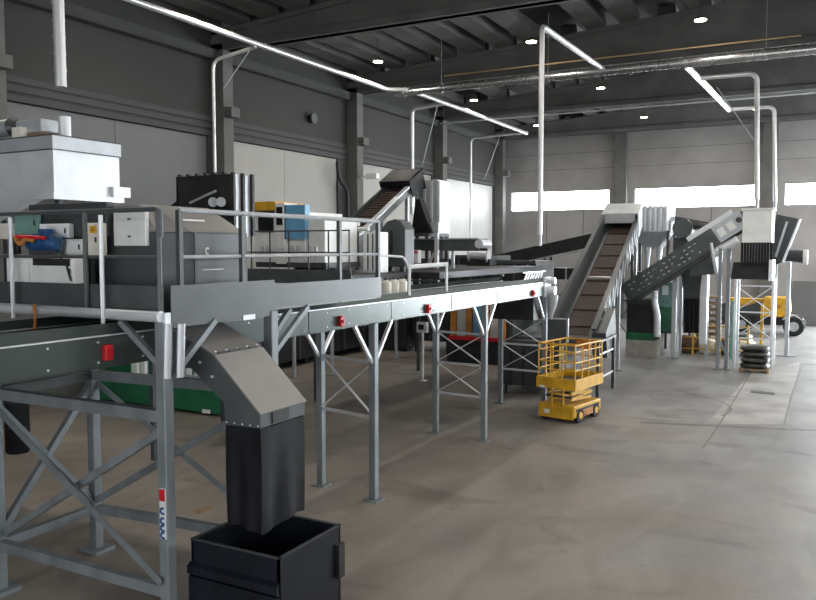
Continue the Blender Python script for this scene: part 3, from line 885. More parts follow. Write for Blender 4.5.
# head drum, drive and hanging cone
MB().tube([(cx0 + .1, cy1 - .05, 3.3), (cx1 - .08, cy1 - .05, 3.3)], .15, 14).build('head_drum', 'greyd', t, smooth=True)
for z, r in ((3.48, .09), (3.22, .12)): MB().tube([(cx1, 20.85, z), (cx1 + .22, 20.85, z)], r, 12).build('gear_motor', 'galvl', t, smooth=True)
MB().tube([(cx1 + .12, 20.9, 3.1), (cx1 + .1, 20.92, 2.85), (cx1 + .06, 20.95, 2.42)], [.16, .15, .04], 10).build('hanging_cone', 'galv', t, smooth=True)
bx(cx1 - .02, cx1 + .02, 20.55, 21.05, 3.05, 3.58).build('bearing_plate', 'galvl', t)
q = MB()
for k in range(7): q.bar((cx1 - .1, 19.3 + k * .2, 3.56), (cx1 - .1, 19.48 + k * .2, 3.72), .03, .03)
q.bar((cx1 - .1, 19.2, 3.74), (cx1 - .1, 20.9, 3.74), .03, .03)
q.build('guard_grille', 'galvl', t)
bx(cx0 + .1, cx1 - .1, 20.0, 20.65, 2.45, 3.08).build('drop_chute', 'black', t)
# three small canisters standing on the conveyor edge
can0 = None
for k, (xx, lb) in enumerate(((386, 'pale canister standing closest to the platform end post'), (394, 'pale canister standing in the middle of the three'), (402, 'pale canister standing furthest from the platform end post'))):
    p = at(xx, 289, X=-7.35)
    if can0 is None:
        p0c = p
        can0 = thing('canister', (p.x, p.y, 3.445), lb, 'canister', 'canisters on the long conveyor')
        MB().tube([(p.x, p.y, 3.445), (p.x, p.y, 3.74), (p.x, p.y, 3.79)], [.10, .10, .05], 12).build('body', 'cream', can0, smooth=True)
        MB().tube([(p.x, p.y, 3.79), (p.x, p.y, 3.83)], .04, 8).build('cap', 'greyd', can0)
    else: dup(can0, (p.x, p.y, 3.445), lb)
# ================================================================== SCISSOR LIFT
def lift():
    a = at(538, 419, Z=0)
    b = at(577, 425, Z=0)
    ang = math.atan2((b - a).y, (b - a).x)
    o = V((a.x, a.y, 0))
    R = Matrix.Translation(o) @ Matrix.Rotation(ang, 4, 'Z')
    W, Ln = 1.02, 1.5
    t = thing('scissor_lift', tuple(o), 'yellow scissor lift standing lowered under the conveyor end', 'scissor lift')
    def B(*q): return MB(R).box(*q)
    B(.0, W, .0, Ln, .14, .44).build('chassis', 'yellow', t, bevel=.02)
    B(.02, W - .02, -.03, .0, .10, .46).build('end_plate', 'yellow', t, bevel=.01)
    B(.2, .34, -.045, -.03, .2, .3).build('plate_label', 'white', t)
    B(W, W + .01, .1, Ln - .1, .30, .36).build('side_stripe', 'black', t)
    B(W, W + .02, .5, Ln - .5, .14, .28).build('battery_tray', 'orange', t)
    for x in (0.06, W - .06):
        for y in (.3, Ln - .3):
            w = MB(R).tube([(x - .07, y, .18), (x + .08, y, .18)], .18, 16).build('wheel', 'tyre', t, smooth=True)
            MB(R).tube([(x + .075, y, .18), (x + .095, y, .18)], .09, 12).build('hub', 'yellow', w)
    for i in range(4):
        z0 = .50 + i * .075
        for x in (.2, W - .2):
            MB(R).bar((x + .02 * (i % 2), .15, z0 if i % 2 else z0 + .07), (x + .02 * (i % 2), Ln - .2, z0 + .07 if i % 2 else z0), .05, .07).build('scissor_arm', 'yellow' if i % 2 else 'yellowd', t)
    for y in (.16, Ln - .2, Ln / 2): MB(R).tube([(.15, y, .62), (W - .15, y, .62)], .03, 8).build('cross_pin', 'greyd', t)
    # entry ladder
    for x in (.42, .74): MB(R).bar((x, -.05, .35), (x, -.05, .92), .03, .03).build('ladder_rail', 'yellow', t)
    for z in (.5, .62, .74): MB(R).bar((.42, -.05, z), (.74, -.05, z), .03, .03).build('ladder_rung', 'yellow', t)
    # basket
    B(-.02, W + .02, -.02, Ln + .02, .86, .94).build('platform', 'greyd', t)
    for q in ((-.03, W + .03, -.04, -.02), (-.03, W + .03, Ln + .02, Ln + .04), (-.04, -.02, -.04, Ln + .04), (W + .02, W + .04, -.04, Ln + .04)):
        B(*q, .84, 1.12).build('toe_board', 'yellow', t)
    top, mid = 1.96, 1.53
    posts = [(0, 0), (W * .33, 0), (W * .66, 0), (W, 0), (W, Ln * .25), (W, Ln * .5), (W, Ln * .75), (W, Ln), (W / 2, Ln), (0, Ln), (0, Ln * .75), (0, Ln * .5), (0, Ln * .25)]
    for x, y in posts: MB(R).tube([(x, y, 1.1), (x, y, top)], .02, 6).build('rail_post', 'yellow', t, smooth=True)
    for z, r in ((top, .024), (1.80, .016), (mid, .018), (1.33, .016)):
        MB(R).tube([(0, 0, z), (W, 0, z), (W, Ln, z), (0, Ln, z), (0, 0, z)], r, 6).build('guard_rail', 'yellow', t, smooth=True)
    B(W * .35, W * .7, Ln - .12, Ln - .02, 1.72, 1.98).build('control_panel', 'orange', t, bevel=.01)
    B(.05, .2, -.05, -.03, .84, .9).build('plate_label', 'white', t)
lift()

# ================================================================== FEED BOX AND CENTRAL INCLINED BELT
t = thing('belt_feed_box', (-7.5, 23.2, 0), 'dark steel feed box at the foot of the central inclined belt', 'machine')
bx(-8.75, -6.95, 22.1, 24.6, .28, 1.62).build('body', 'greyd', t, bevel=.02)
bx(-8.8, -5.98, 22.7, 24.7, 1.62, 1.68).build('table_plate', 'grey', t)
bx(-7.62, -6.85, 22.40, 22.45, 1.62, 2.30).build('upright_panel', 'grey', t)
bx(-7.62, -6.85, 22.385, 22.47, 2.28, 2.32).build('panel_edge', 'galv', t)
bx(-6.88, -6.83, 22.385, 22.47, 1.62, 2.32).build('panel_edge', 'galv', t)
bx(-8.6, -8.55, 22.4, 24.6, 1.68, 2.3).build('upright_panel', 'greyd', t)
for x, y in ((-6.05, 22.8), (-6.05, 24.6), (-8.65, 22.2), (-8.65, 24.5)):
    bx(x - .045, x + .045, y - .045, y + .045, 0, 1.62).build('leg', 'greyd', t)
for z in (.55, 1.25): MB().bar((-6.05, 22.8, z), (-6.05, 24.6, z), .04, .05).build('tie_bar', 'galvl', t)
for k in range(4): bx(-8.5 + k * .4, -8.45 + k * .4, 22.07, 22.1, .28, 1.62).build('stiffener', 'black', t)

a0, a1 = V((-7.10, 24.3, 1.80)), V((-8.02, 34.0, 5.45))
d = (a1 - a0).normalized()
sx = d.cross(V((0, 0, 1))).normalized()
up = sx.cross(d).normalized()
RB = Matrix((sx, d, up)).transposed().to_4x4()
RB.translation = a0
Ln = (a1 - a0).length
t = thing('inclined_belt', (-7.10, 24.3, 0), 'steep central inclined conveyor with brown cleated belt', 'conveyor')
q = MB(RB).box(-.42, .40, -.3, Ln, -.04, .0)
k = .2
while k < Ln:
    q.box(-.40, .38, k, k + .03, 0, .045)
    k += 1.24
q.build('belt', 'belt', t)
MB(RB).box(-.40, .38, 4.15, 4.22, .0, .07).build('cleat', 'galvl', t)
q = MB(RB).box(-.70, -.64, -.7, Ln + .2, -.28, .62).box(-.74, -.60, -.7, Ln + .2, .62, .67).box(-.64, -.42, -.5, Ln + .2, .0, .05)
q.build('side_wall', 'grey', t)
q = MB(RB).box(.60, .66, -.7, Ln + .2, -.34, .36).box(.56, .70, -.7, Ln + .2, .36, .41).box(.40, .60, -.5, Ln + .2, .0, .05)
q.build('side_wall', 'grey', t)
for k in range(13): MB(RB).box(.66, .73, .1 + k * .82, .17 + k * .82, -.34, .36).build('side_rib', 'galv', t)
for k in range(12):
    y = .16 + k * .82
    MB(RB).bar((.72, y, -.30), (.72, y + .76, .32), .07, .03, (1, 0, 0)).build('side_brace', 'galvl', t)
MB(RB).box(-.64, .60, 0, Ln, -.30, -.26).build('under_tray', 'greyd', t)
q = MB(RB).box(-.70, .72, Ln - 1.0, Ln + .35, .67, .72).box(-.74, -.70, Ln - 1.0, Ln + .35, -.3, .70).box(.70, .74, Ln - 1.0, Ln + .35, -.3, .70).box(-.72, .72, Ln + .33, Ln + .37, -.3, .70)
q.box(-.64, .60, Ln - 1.0, Ln - .96, .30, .67)
q.build('head_hood', 'galvl', t)
MB(RB).tube([(-.6, Ln, -.1), (.58, Ln, -.1)], .14, 12).build('head_drum', 'greyd', t, smooth=True)
MB(RB).box(.56, 1.0, -.75, 1.1, -.55, .30).build('drive_guard', 'grey', t, bevel=.02)
for frac in (.40, .86):
    c = a0 + d * (Ln * frac)
    for s in (-.66, .68):
        p = c + sx * s
        MB().bar((p.x, p.y, 0.02), (p.x, p.y, p.z - .2), .11, .11).build('leg', 'galv', t)
        bx(p.x - .14, p.x + .14, p.y - .14, p.y + .14, 0, .03).build('foot_plate', 'leg', t)
    A, Bp = c - sx * .66, c + sx * .68
    for z0, z1 in ((.5, 1.5), (1.5, 2.6)) if frac < .5 else ((.5, 2.2), (2.2, 4)):
        MB().bar((A.x, A.y, z0), (Bp.x, Bp.y, z1), .05, .04).build('cross_brace', 'greyd', t)
        MB().bar((A.x, A.y, z1), (Bp.x, Bp.y, z0), .05, .04).build('cross_brace', 'greyd', t)
        MB().bar((A.x, A.y, z1), (Bp.x, Bp.y, z1), .06, .05).build('tie_bar', 'greyd', t)

# ================================================================== RIBBED SEPARATOR BEHIND THE BELT HEAD
t = thing('ribbed_separator', (-7.2, 36.1, 0), 'bright ribbed steel separator behind the head of the central belt', 'separator')
sx0, sx1, sy0, sy1 = -7.95, -6.45, 35.4, 37.0
bx(sx0, sx1, sy0, sy1, 5.05, 6.15).build('body', 'galvl', t)
for k in range(7):
    x = sx0 + .08 + k * (sx1 - sx0 - .16) / 6
    MB().tube([(x, sy0 - .06, 5.1), (x, sy0 - .06, 6.2)], .075, 8).build('filter_rib', 'galvl', t, smooth=True)
MB().loft([(sx0 + .45, sy0 + .3, 4.3), (sx1 - .45, sy0 + .3, 4.3), (sx1 - .45, sy1 - .3, 4.3), (sx0 + .45, sy1 - .3, 4.3)], [(sx0, sy0, 5.05), (sx1, sy0, 5.05), (sx1, sy1, 5.05), (sx0, sy1, 5.05)]).build('hopper', 'galv', t)
for x in (-7.35, -6.85): MB().tube([(x, 35.6, 4.4), (x, 35.6, 3.35)], [.17, .07], 10).build('outlet', 'galvl', t, smooth=True)
for x, y in ((sx0, sy0), (sx1, sy0), (sx0, sy1), (sx1, sy1)): MB().bar((x, y, 0), (x, y, 5.1), .10, .10).build('leg', 'greyd', t)
bx(sx0, sx1, sy0, sy1, 3.0, 3.3).build('tray', 'greyd', t)
t = thing('dust_blower', (-5.9, 36.2, 0), 'dark round blower beside the bright ribbed separator', 'blower')
MB().tube([(-5.9, 35.6, 5.2), (-5.9, 36.3, 5.2)], .42, 16).build('casing', 'grey', t, smooth=True)
MB().tube([(-5.9, 36.0, 5.2), (-5.3, 36.0, 5.35), (-4.9, 36.0, 5.2)], .18, 10).build('outlet', 'greyd', t, smooth=True)
MB().prism([(-6.35, 5.75), (-4.4, 5.35), (-4.4, 5.2), (-6.35, 5.5)], 36.4, 37.2).build('roof_plate', 'greyd', t)
for x, y in ((-6.2, 36.3), (-5.6, 36.3)): bx(x - .05, x + .05, y - .05, y + .05, 0, 4.9).build('leg', 'greyd', t)
bx(-6.3, -5.5, 35.9, 36.6, 4.2, 4.8).build('base', 'greyd', t)

# ================================================================== SIDE INCLINED CONVEYOR
a0, a1 = at(624, 293, Y=31.2), at(744, 218, Y=31.2)
d = (a1 - a0).normalized()
RC = Matrix((d, V((0, 1, 0)), d.cross(V((0, 1, 0))))).transposed().to_4x4()
RC.translation = a0
Ln = (a1 - a0).length
t = thing('slotted_conveyor', (a0.x, 31.2, 0), 'dark slotted conveyor rising sideways towards the white separator head', 'conveyor')
q = MB(RC).box(0, Ln * .78, -.03, .03, -.36, .34)
for k in range(6): q.box(.2 + k * .62, .25 + k * .62, -.06, -.03, -.36, .34)
q.cur = 1
for r in range(3):
    for k in range(14):
        if (k * 7 + r * 5) % 4 == 0: continue
        q.box(.3 + k * .22, .40 + k * .22, -.05, -.03, -.22 + r * .18, -.195 + r * .18)
q.build('side_plate', ['grey', 'galvl'], t)
MB(RC).box(0, Ln, .97, 1.03, -.36, .34).build('side_plate', 'grey', t)
MB(RC).box(Ln * .78, Ln, -.035, .035, -.32, .34).build('end_plate', 'galv', t)
for k in range(2): MB(RC).box(Ln * (.80 + k * .075), Ln * (.80 + k * .075) + .26, -.06, -.03, -.16, .16).build('inspection_panel', 'white', t)
MB(RC).tube([(Ln * .965, -.02, .04), (Ln * .965, -.12, .04)], .10, 14).build('bearing', 'greyd', t, smooth=True)
MB(RC).box(Ln * .60, Ln * .96, -.04, .10, .34, .52).build('top_cover', 'galvl', t)
MB(RC).box(0, Ln, .04, .96, .05, .09).build('belt', 'beltd', t)
MB(RC).box(.1, Ln * .78, .04, .96, -.50, -.36).build('under_tray', 'greyd', t)
for px_, yb in ((717.5, 30.2), (726, 30.35)):
    p = at(px_, 371, Y=yb)
    MB().bar((p.x, yb, 0.0), (p.x, yb, 4.35), .13, .13).build('leg', 'leg', t)
    bx(p.x - .16, p.x + .16, yb - .16, yb + .16, 0, .03).build('foot_plate', 'leg', t)
MB().bar((at(711, 246, Y=30.6).x, 30.6, 4.55), (at(718, 280, Y=30.3).x, 30.3, 3.1), .08, .08).build('knee_brace', 'galvl', t)
MB().bar((at(718, 330, Y=30.2).x, 30.2, 1.2), (at(726, 360, Y=30.35).x, 30.35, .5), .06, .06).build('tie_bar', 'leg', t)
MB().bar((-5.62, 32.5, 0), (-5.62, 32.5, 3.9), .16, .16).build('leg', 'galv', t)
bx(-5.85, -5.4, 32.3, 32.7, 0, .03).build('foot_plate', 'leg', t)
MB().tube([at(713, 254, Y=31.0), at(738, 240, Y=31.0)], .17, 12).build('feed_tube', 'galvl', t, smooth=True)
MB().prism([(at(690, 272, Y=31.4).x, 3.3), (at(716, 262, Y=31.4).x, 3.4), (at(716, 250, Y=31.4).x, 4.1), (at(690, 262, Y=31.4).x, 3.7)], 31.3, 32.1).build('deflector', 'greyd', t)

# ================================================================== WHITE SEPARATOR HEAD ON ITS TOWER
t = thing('separator_head', (-2.5, 31.4, 0), 'white separator head with dark curtain on a braced white tower', 'separator')
bx(-3.05, -2.08, 30.9, 32.3, 4.55, 5.72).build('body', 'white', t, bevel=.02)
bx(-3.1, -2.03, 30.85, 32.35, 5.72, 5.78).build('lid', 'white', t)
q = MB()
for k in range(11): q.box(-3.08 + k * .095, -2.995 + k * .095, 30.88 + .015 * (k % 2), 30.9 + .015 * (k % 2), 3.85, 4.56)
q.build('curtain', 'rubber', t)
MB().prism([(30.6, 3.35), (30.6, 3.25), (31.9, 3.25), (31.9, 3.8), (31.2, 3.85)], -3.35, -2.12, 'x').build('apron', 'beltd', t)
bx(-2.12, -2.0, 30.6, 31.9, 3.2, 3.95).build('side_plate', 'galvl', t)
tx0, tx1, ty0, ty1 = -3.22, -1.98, 30.95, 31.9
for x in (tx0, tx1):
    for y in (ty0, ty1):
        MB().bar((x, y, 0), (x, y, 3.25), .09, .09).build('leg', 'galvl', t)
for z in (3.0, 2.05, 1.1, .55):
    MB().bar((tx0, ty0, z), (tx1, ty0, z), .05, .05).build('tie_bar', 'galvl', t)
for z0, z1 in ((2.05, 3.0), (1.1, 2.05)):
    MB().bar((tx0, ty0 - .02, z0), (tx1, ty0 - .02, z1), .045, .03).build('cross_brace', 'galvl', t)
    MB().bar((tx0, ty0 + .02, z1), (tx1, ty0 + .02, z0), .045, .03).build('cross_brace', 'galvl', t)
# chute leaving on the far side
t = thing('side_chute', (-1.6, 33.4, 0), 'dark side chute with pale edges right of the white separator head', 'chute')
A = [at(775, 214, Y=33.4), at(800, 219, Y=33.4), at(783, 262, Y=33.4), at(768, 268, Y=33.4)]
MB().loft([(p.x, 33.4, p.z) for p in A], [(p.x, 34.4, p.z) for p in A]).build('body', 'greyd', t)
for i, j, ww in ((0, 3, .09), (1, 2, .10)):
    MB().bar((A[i].x, 33.36, A[i].z), (A[j].x, 33.36, A[j].z), ww, .08).build('edge', 'galvl', t)
MB().bar(((A[0].x + A[1].x) / 2, 33.34, A[0].z - .3), ((A[2].x + A[3].x) / 2, 33.34, A[2].z + .2), .12, .08).build('middle_rib', 'galv', t)
MB().bar((A[3].x + .25, 33.9, 0), (A[3].x + .25, 33.9, A[3].z + .3), .1, .1).build('leg', 'galv', t)
t = thing('drum_post', (-1.75, 35.3, 0), 'horizontal drum on a single grey post near the back wall column', 'drum')
p0, p1 = at(781, 255, Y=35.3), at(806, 257, Y=35.3)
MB().tube([p0, p1], [.22, .26], 14).build('drum', 'greyd', t, smooth=True)
MB().tube([p1 - V((.1, 0, 0)), p1 + V((.06, 0, 0))], .30, 16).build('end_cap', 'white', t)
pb = at(786, 356, Z=0)
MB().bar((pb.x, 35.3, 0), (pb.x, 35.3, p0.z - .15), .15, .15).build('post', 'galv', t)
bx(pb.x - .35, pb.x + .35, 35.05, 35.55, 0, .03).build('foot_plate', 'leg', t)

# ---- pallet with black bags
t = thing('pallet', (-2.45, 30.1, 0), 'wooden pallet on the floor in front of the white tower', 'pallet')
px0, px1, py0, py1 = -2.95, -1.98, 29.95, 30.8
for k in range(5): bx(px0, px1, py0 + k * .18, py0 + k * .18 + .12, .10, .125).build('top_board', 'wood', t)
for k in range(3): bx(px0 + k * .44, px0 + k * .44 + .09, py0, py1, .0, .10).build('bearer', 'wood', t)
random.seed(11)
nm = ['bottom', 'second', 'third', 'topmost']
for k in range(4):
    for s in (0,):
        z0 = .126 + k * .205
        x0_, x1_ = px0 + .06 + .46 * s + random.uniform(-.02, .02), px0 + .90 + .46 * s + random.uniform(-.02, .02)
        xc, yc = (x0_ + x1_) / 2, (py0 + py1) / 2 - .02
        q = MB()
        n = 26
        rings = [(.72, 0), (1.0, .055), (1.03, .10), (.96, .16), (.66, .198)]
        vs, fs = [], []
        for (sc, dz) in rings:
            for i in range(n):
                a = 2 * math.pi * i / n
                ex = abs(math.cos(a)) ** .45 * math.copysign(1, math.cos(a))
                ey = abs(math.sin(a)) ** .45 * math.copysign(1, math.sin(a))
                vs.append((xc + ex * .46 * sc * random.uniform(.95, 1.04), yc + ey * .40 * sc * random.uniform(.96, 1.03), z0 + dz))
        for j in range(len(rings) - 1):
            for i in range(n): fs.append((j * n + i, j * n + (i + 1) % n, (j + 1) * n + (i + 1) % n, (j + 1) * n + i))
        fs.append(tuple(range(n - 1, -1, -1)))
        fs.append(tuple((len(rings) - 1) * n + i for i in range(n)))
        o = q.add(vs, fs).build('black_bag', 'bag', None, smooth=True)
        tag(o, 'black plastic sack lying on the wooden pallet, %s of the stack' % nm[k], 'bag', 'black bags stacked on the pallet')

# ================================================================== GREEN AND DARK MACHINES BY THE YELLOW FENCE
t = thing('dark_press', (-6.8, 32.6, 0), 'dark press box on a pale concrete block below the slotted conveyor', 'machine')
bx(-7.45, -6.22, 32.3, 33.6, 0, .66).build('concrete_block', 'concrete_b', t)
bx(-7.45, -6.3, 32.35, 33.6, .66, 2.3).build('body', 'black', t, bevel=.03)
bx(-7.46, -6.35, 32.33, 32.35, .66, .95).build('green_sill', 'green', t)
bx(-7.46, -6.35, 32.32, 32.35, 2.1, 2.3).build('top_band', 'greyd', t)
MB().tube(bend([(-6.32, 32.2, 2.65), (-6.34, 32.2, 2.2), (-6.22, 32.2, 1.8), (-6.2, 32.2, .85)], .2), .13, 10).build('silver_spout', 'galvl', t, smooth=True)
t = thing('green_cabinet', (-5.9, 33.2, 0), 'green switch cabinet with pale upper door and screen beside the silver post', 'cabinet')
bx(-6.28, -5.74, 32.9, 33.6, 1.02, 2.0).build('lower_box', 'green', t, bevel=.02)
bx(-6.30, -5.72, 32.85, 33.6, 2.0, 3.0).build('upper_box', 'teal', t, bevel=.02)
bx(-6.16, -5.92, 32.83, 32.85, 2.48, 2.85).build('screen', 'white', t)
for x in (-6.1, -5.95): MB().tube([(x, 32.85, 2.2), (x, 32.82, 2.2)], .03, 8).build('push_button', 'greyd', t)
for x in (-6.22, -5.80):
    for y in (32.98, 33.5): bx(x - .04, x + .04, y - .04, y + .04, 0, 1.02).build('leg', 'galvl', t)
bx(-6.3, -5.7, 32.9, 33.6, .92, 1.02).build('base_frame', 'greyd', t)
t = thing('curtain_chute', (-5.0, 32.9, 0), 'dark vertical chute with black curtain and bright steel edge by the yellow fence', 'chute')
MB().loft([(-5.28, 32.6, 2.35), (-4.72, 32.6, 2.35), (-4.72, 33.2, 2.35), (-5.28, 33.2, 2.35)], [(-5.4, 32.5, 3.5), (-4.6, 32.5, 3.5), (-4.6, 33.3, 3.5), (-5.4, 33.3, 3.5)]).build('hopper', 'greyd', t)
q = MB()
for k in range(7): q.tube([(-5.25 + k * .085, 32.62 + .02 * (k % 2), 2.4), (-5.23 + k * .08, 32.62 + .03 * (k % 2), 1.02)], .05, 6)
q.build('curtain', 'rubber', t)
bx(-4.68, -4.42, 32.6, 32.75, .6, 3.5).build('steel_edge', 'galvl', t)
for x in (-4.5, -5.5): bx(x - .05, x + .05, 33.25, 33.35, 0, 3.4).build('leg', 'galv', t)

t = thing('safety_fence', (-4.4, 33.9, 0), 'low yellow safety fence in front of the waste bales', 'fence')
for k in range(6):
    x = -5.62 + k * .52
    bx(x - .035, x + .035, 33.86, 33.94, 0, 1.42 if k % 2 == 0 else 1.3).build('fence_post', 'yellowd', t)
for z in (.25, .72, 1.2): MB().tube([(-5.62, 33.9, z), (-3.02, 33.9, z)], .03, 6).build('fence_rail', 'yellowd', t)
t = thing('fence_post', (-4.25, 32.3, 0), 'tall yellow post beside the stacked brown pallets', 'post')
for xx in (-4.12, -3.1):
    pass
bx(-4.0, -3.92, 32.3, 32.38, 0, 2.3).build('shaft', 'yellowd', t)
bx(-4.04, -3.88, 32.26, 32.42, 0, .03).build('foot_plate', 'yellowd', t)
t = thing('fence_post', (-3.35, 32.9, 0), 'tall yellow post seen through the white braced tower', 'post')
bx(-2.52, -2.42, 32.9, 33.0, 0, 2.25).build('shaft', 'yellowd', t)
bx(-2.58, -2.36, 32.85, 33.05, 0, .03).build('foot_plate', 'yellowd', t)
t = thing('teal_post', (-3.5, 33.2, 0), 'slim green blue post between the grey legs and the white tower', 'post')
bx(-3.62, -3.46, 33.2, 33.3, 0, 2.3).build('shaft', 'teal', t)
bx(-3.68, -3.40, 33.15, 33.35, 0, .03).build('foot_plate', 'teal', t)
for k in range(9):
    o = bpy.data.objects.new('wooden_pallet', None)
    z0 = k * .26
    o['_o'] = (-4.75, 35.2, z0)
    o.location = (-4.75, 35.2, z0)
    COL.objects.link(o)
    ords = ['lowest', 'second', 'third', 'fourth', 'fifth', 'sixth', 'seventh', 'eighth', 'topmost']
    tag(o, 'brown wooden pallet in the stack behind the yellow fence, %s' % ords[k], 'pallet', 'stacked pallets behind the yellow fence')
    q = MB()
    for j in range(3): q.box(-5.15 + j * .38, -5.05 + j * .38, 35.0, 35.9, z0, z0 + .17)
    q.build('bearer', 'brownp', o)
    q = MB()
    for j in range(5): q.box(-5.17, -4.25, 35.0 + j * .19, 35.13 + j * .19, z0 + .17, z0 + .245)
    q.build('top_board', 'wood', o)
random.seed(5)
for k, (x, y, s, mm, lb) in enumerate(((-5.35, 34.45, .38, 'brownp', 'brown waste bale behind the fence, closest to the silver post'), (-4.6, 34.5, .34, 'cream', 'pale waste bale behind the fence, in the middle'), (-3.88, 34.5, .36, 'brownp', 'brown waste bale behind the fence, third from the silver post'), (-3.1, 34.5, .34, 'cream', 'pale waste bale behind the fence, at its far end'), (-3.45, 35.5, .46, 'bag', 'dark waste bale furthest behind the fence'))):
    q = MB()
    bm = bmesh.new()
    bmesh.ops.create_icosphere(bm, subdivisions=3, radius=1)
    vs = []
    for v in bm.verts:
        c = v.co
        r = max(abs(c.x), abs(c.y), abs(c.z))
        p = c / (r ** .6) * s * random.uniform(.88, 1.05)
        vs.append((x + p.x, y + p.y * .9, max(0, s * .92 + p.z)))
    fs = [[v.index for v in f.verts] for f in bm.faces]
    bm.free()
    tag(q.add(vs, fs).build('waste_bale', mm), lb, 'bale', 'waste bales behind the yellow fence')

# ---- yellow telehandler far back
t = thing('telehandler', (-3.0, 44.2, 0), 'yellow telescopic loader parked at the back wall', 'loader')
bx(-4.9, -2.75, 43.9, 44.4, 1.35, 1.78).build('boom', 'yellow', t, bevel=.04)
bx(-5.2, -4.85, 43.8, 44.5, .4, 1.5).build('fork_carriage', 'greyd', t)
MB().prism([(-3.2, .9), (-2.05, .9), (-1.98, 1.2), (-2.05, 1.88), (-3.2, 1.88)], 43.5, 44.9).build('counterweight', 'yellow', t, bevel=.05)
bx(-4.6, -1.9, 43.6, 44.8, .5, .92).build('chassis', 'black', t)
MB().prism([(-4.3, .9), (-3.2, .9), (-3.2, 1.6), (-3.5, 1.6), (-4.3, 1.3)], 43.6, 44.8).build('engine_cover', 'greyd', t)
for x in (-4.2, -1.8):
    for y in (43.35, 44.85):
        w_ = MB().tube([(x, y - .17, .48), (x, y - .12, .48), (x, y + .12, .48), (x, y + .17, .48)], [.42, .48, .48, .42], 20).build('wheel', 'tyre', t, smooth=True)
        MB().tube([(x, y - .19, .48), (x, y - .15, .48)], .24, 14).build('hub', 'galv', w_)
MB().tube([(-2.5, 43.48, 1.45), (-2.5, 43.5, 1.45)], .08, 10).build('fuel_cap', 'orange', t)
MB().tube(bend([(-2.3, 43.3, .8), (-1.9, 43.3, 1.12), (-1.4, 43.3, .8)], .4), .04, 6).build('mudguard', 'galvl', t)

# ================================================================== DARK RISING CONVEYOR BEHIND
t = thing('rising_conveyor', (-13.5, 38.0, 0), 'long dark conveyor rising gently behind the central inclined belt', 'conveyor')
p0, p1 = at(430, 276, Y=38), at(604, 238, Y=38)
q = MB()
for y in (37.6, 38.6): q.bar((p0.x, y, p0.z), (p1.x, y, p1.z), .06, .62)
q.build('side_plate', 'black', t)
MB().bar((p0.x, 38.1, p0.z + .05), (p1.x, 38.1, p1.z + .05), .95, .05).build('belt', 'beltd', t)
MB().bar((p0.x, 37.56, p0.z - .36), (p1.x, 37.56, p1.z - .36), .07, .07).build('lower_flange', 'galv', t)
for f in (.15, .45, .7, .95):
    p = p0.lerp(p1, f)
    for y in (37.6, 38.6): MB().bar((p.x, y, 0), (p.x, y, p.z - .3), .12, .12).build('leg', 'greyd', t)
t = thing('dark_machine', (-11.4, 36.5, 0), 'low dark machine behind the foot of the central inclined belt', 'machine')
p0, p1 = at(551, 268, Y=36.5), at(590, 280, Y=36.5)
bx(p0.x, p1.x, 36.5, 37.4, p1.z, p0.z).build('body', 'black', t)
bx(p0.x + .7, p0.x + .78, 36.47, 36.5, p1.z, p0.z).build('divider', 'galv', t)
for x in (p0.x + .1, p1.x - .1): bx(x - .06, x + .06, 36.6, 37.2, 0, p1.z).build('leg', 'greyd', t)
pa, pb = at(555, 294, Y=36.4), at(565, 305, Y=36.4)
q = MB()
q.box(pa.x - .02, pb.x, 36.4, 36.46, pb.z, pb.z + .06).box(pa.x - .02, pb.x, 36.4, 36.46, pa.z - .06, pa.z).box(pa.x - .02, pa.x + .04, 36.4, 36.46, pb.z, pa.z).box(pb.x - .06, pb.x, 36.4, 36.46, pb.z, pa.z)
q.build('frame', 'greyd', t)
pa = at(568, 290, Y=36.4)
bx(pa.x - .12, pa.x + .12, 36.35, 36.46, pa.z - .16, pa.z + .16).build('box', 'cream', t)

# ================================================================== MACHINES BEHIND THE NEAR PLATFORM
# black hopper with bright flange
t = thing('black_hopper', (-10.4, 11.9, 0), 'open black hopper with ribbed steel end behind the near platform', 'hopper')
a, b = at(176, 177, Y=11.4), at(231, 215, Y=11.4)
y1 = at(250, 177, X=b.x).y
q = MB().box(a.x, b.x, 11.4, 11.44, 4.9, a.z).box(a.x, b.x, y1 - .04, y1, 4.9, a.z).box(a.x, a.x + .04, 11.4, y1, 4.9, a.z).box(a.x, b.x, 11.4, y1, 4.86, 4.9)
q.build('body', 'black', t)
MB().prism([(a.x, 4.9), (a.x, 5.35), (a.x - .55, 5.05), (a.x - .55, 4.9)], 11.5, y1 - .1).build('side_apron', 'black', t)
bx(b.x - .03, b.x + .02, 11.46, y1, 4.6, a.z).build('end_plate', 'galv', t)
for f in (0, .5, 1):
    yy = 11.42 + (y1 - 11.42) * f
    bx(b.x + .02, b.x + .08, yy - .03, yy + .03, 4.6, a.z + .03).build('flange', 'black', t)
for k in range(6): bx(a.x + .06 + k * .22, a.x + .12 + k * .22, 11.38, 11.46, a.z, a.z + .04).build('lug', 'black', t)
for x in (at(162, 300, Y=12).x, b.x - .1):
    for y in (11.7, y1 - .1): bx(x - .05, x + .05, y - .05, y + .05, 0, 4.87).build('leg', 'greyd', t)
p0, p1 = at(190, 203, Y=11.3), at(216, 191, Y=11.3)
MB().bar((p0.x, 11.3, p0.z), (p1.x, 11.3, p1.z), .04, .04).build('stay', 'galv', t)
q = MB()
for px_ in (213, 221): q.tube([at(px_, 202, Y=11.25), at(px_, 202, Y=11.36)], .09, 12)
q.build('drive_motor', 'galv', t, smooth=True)

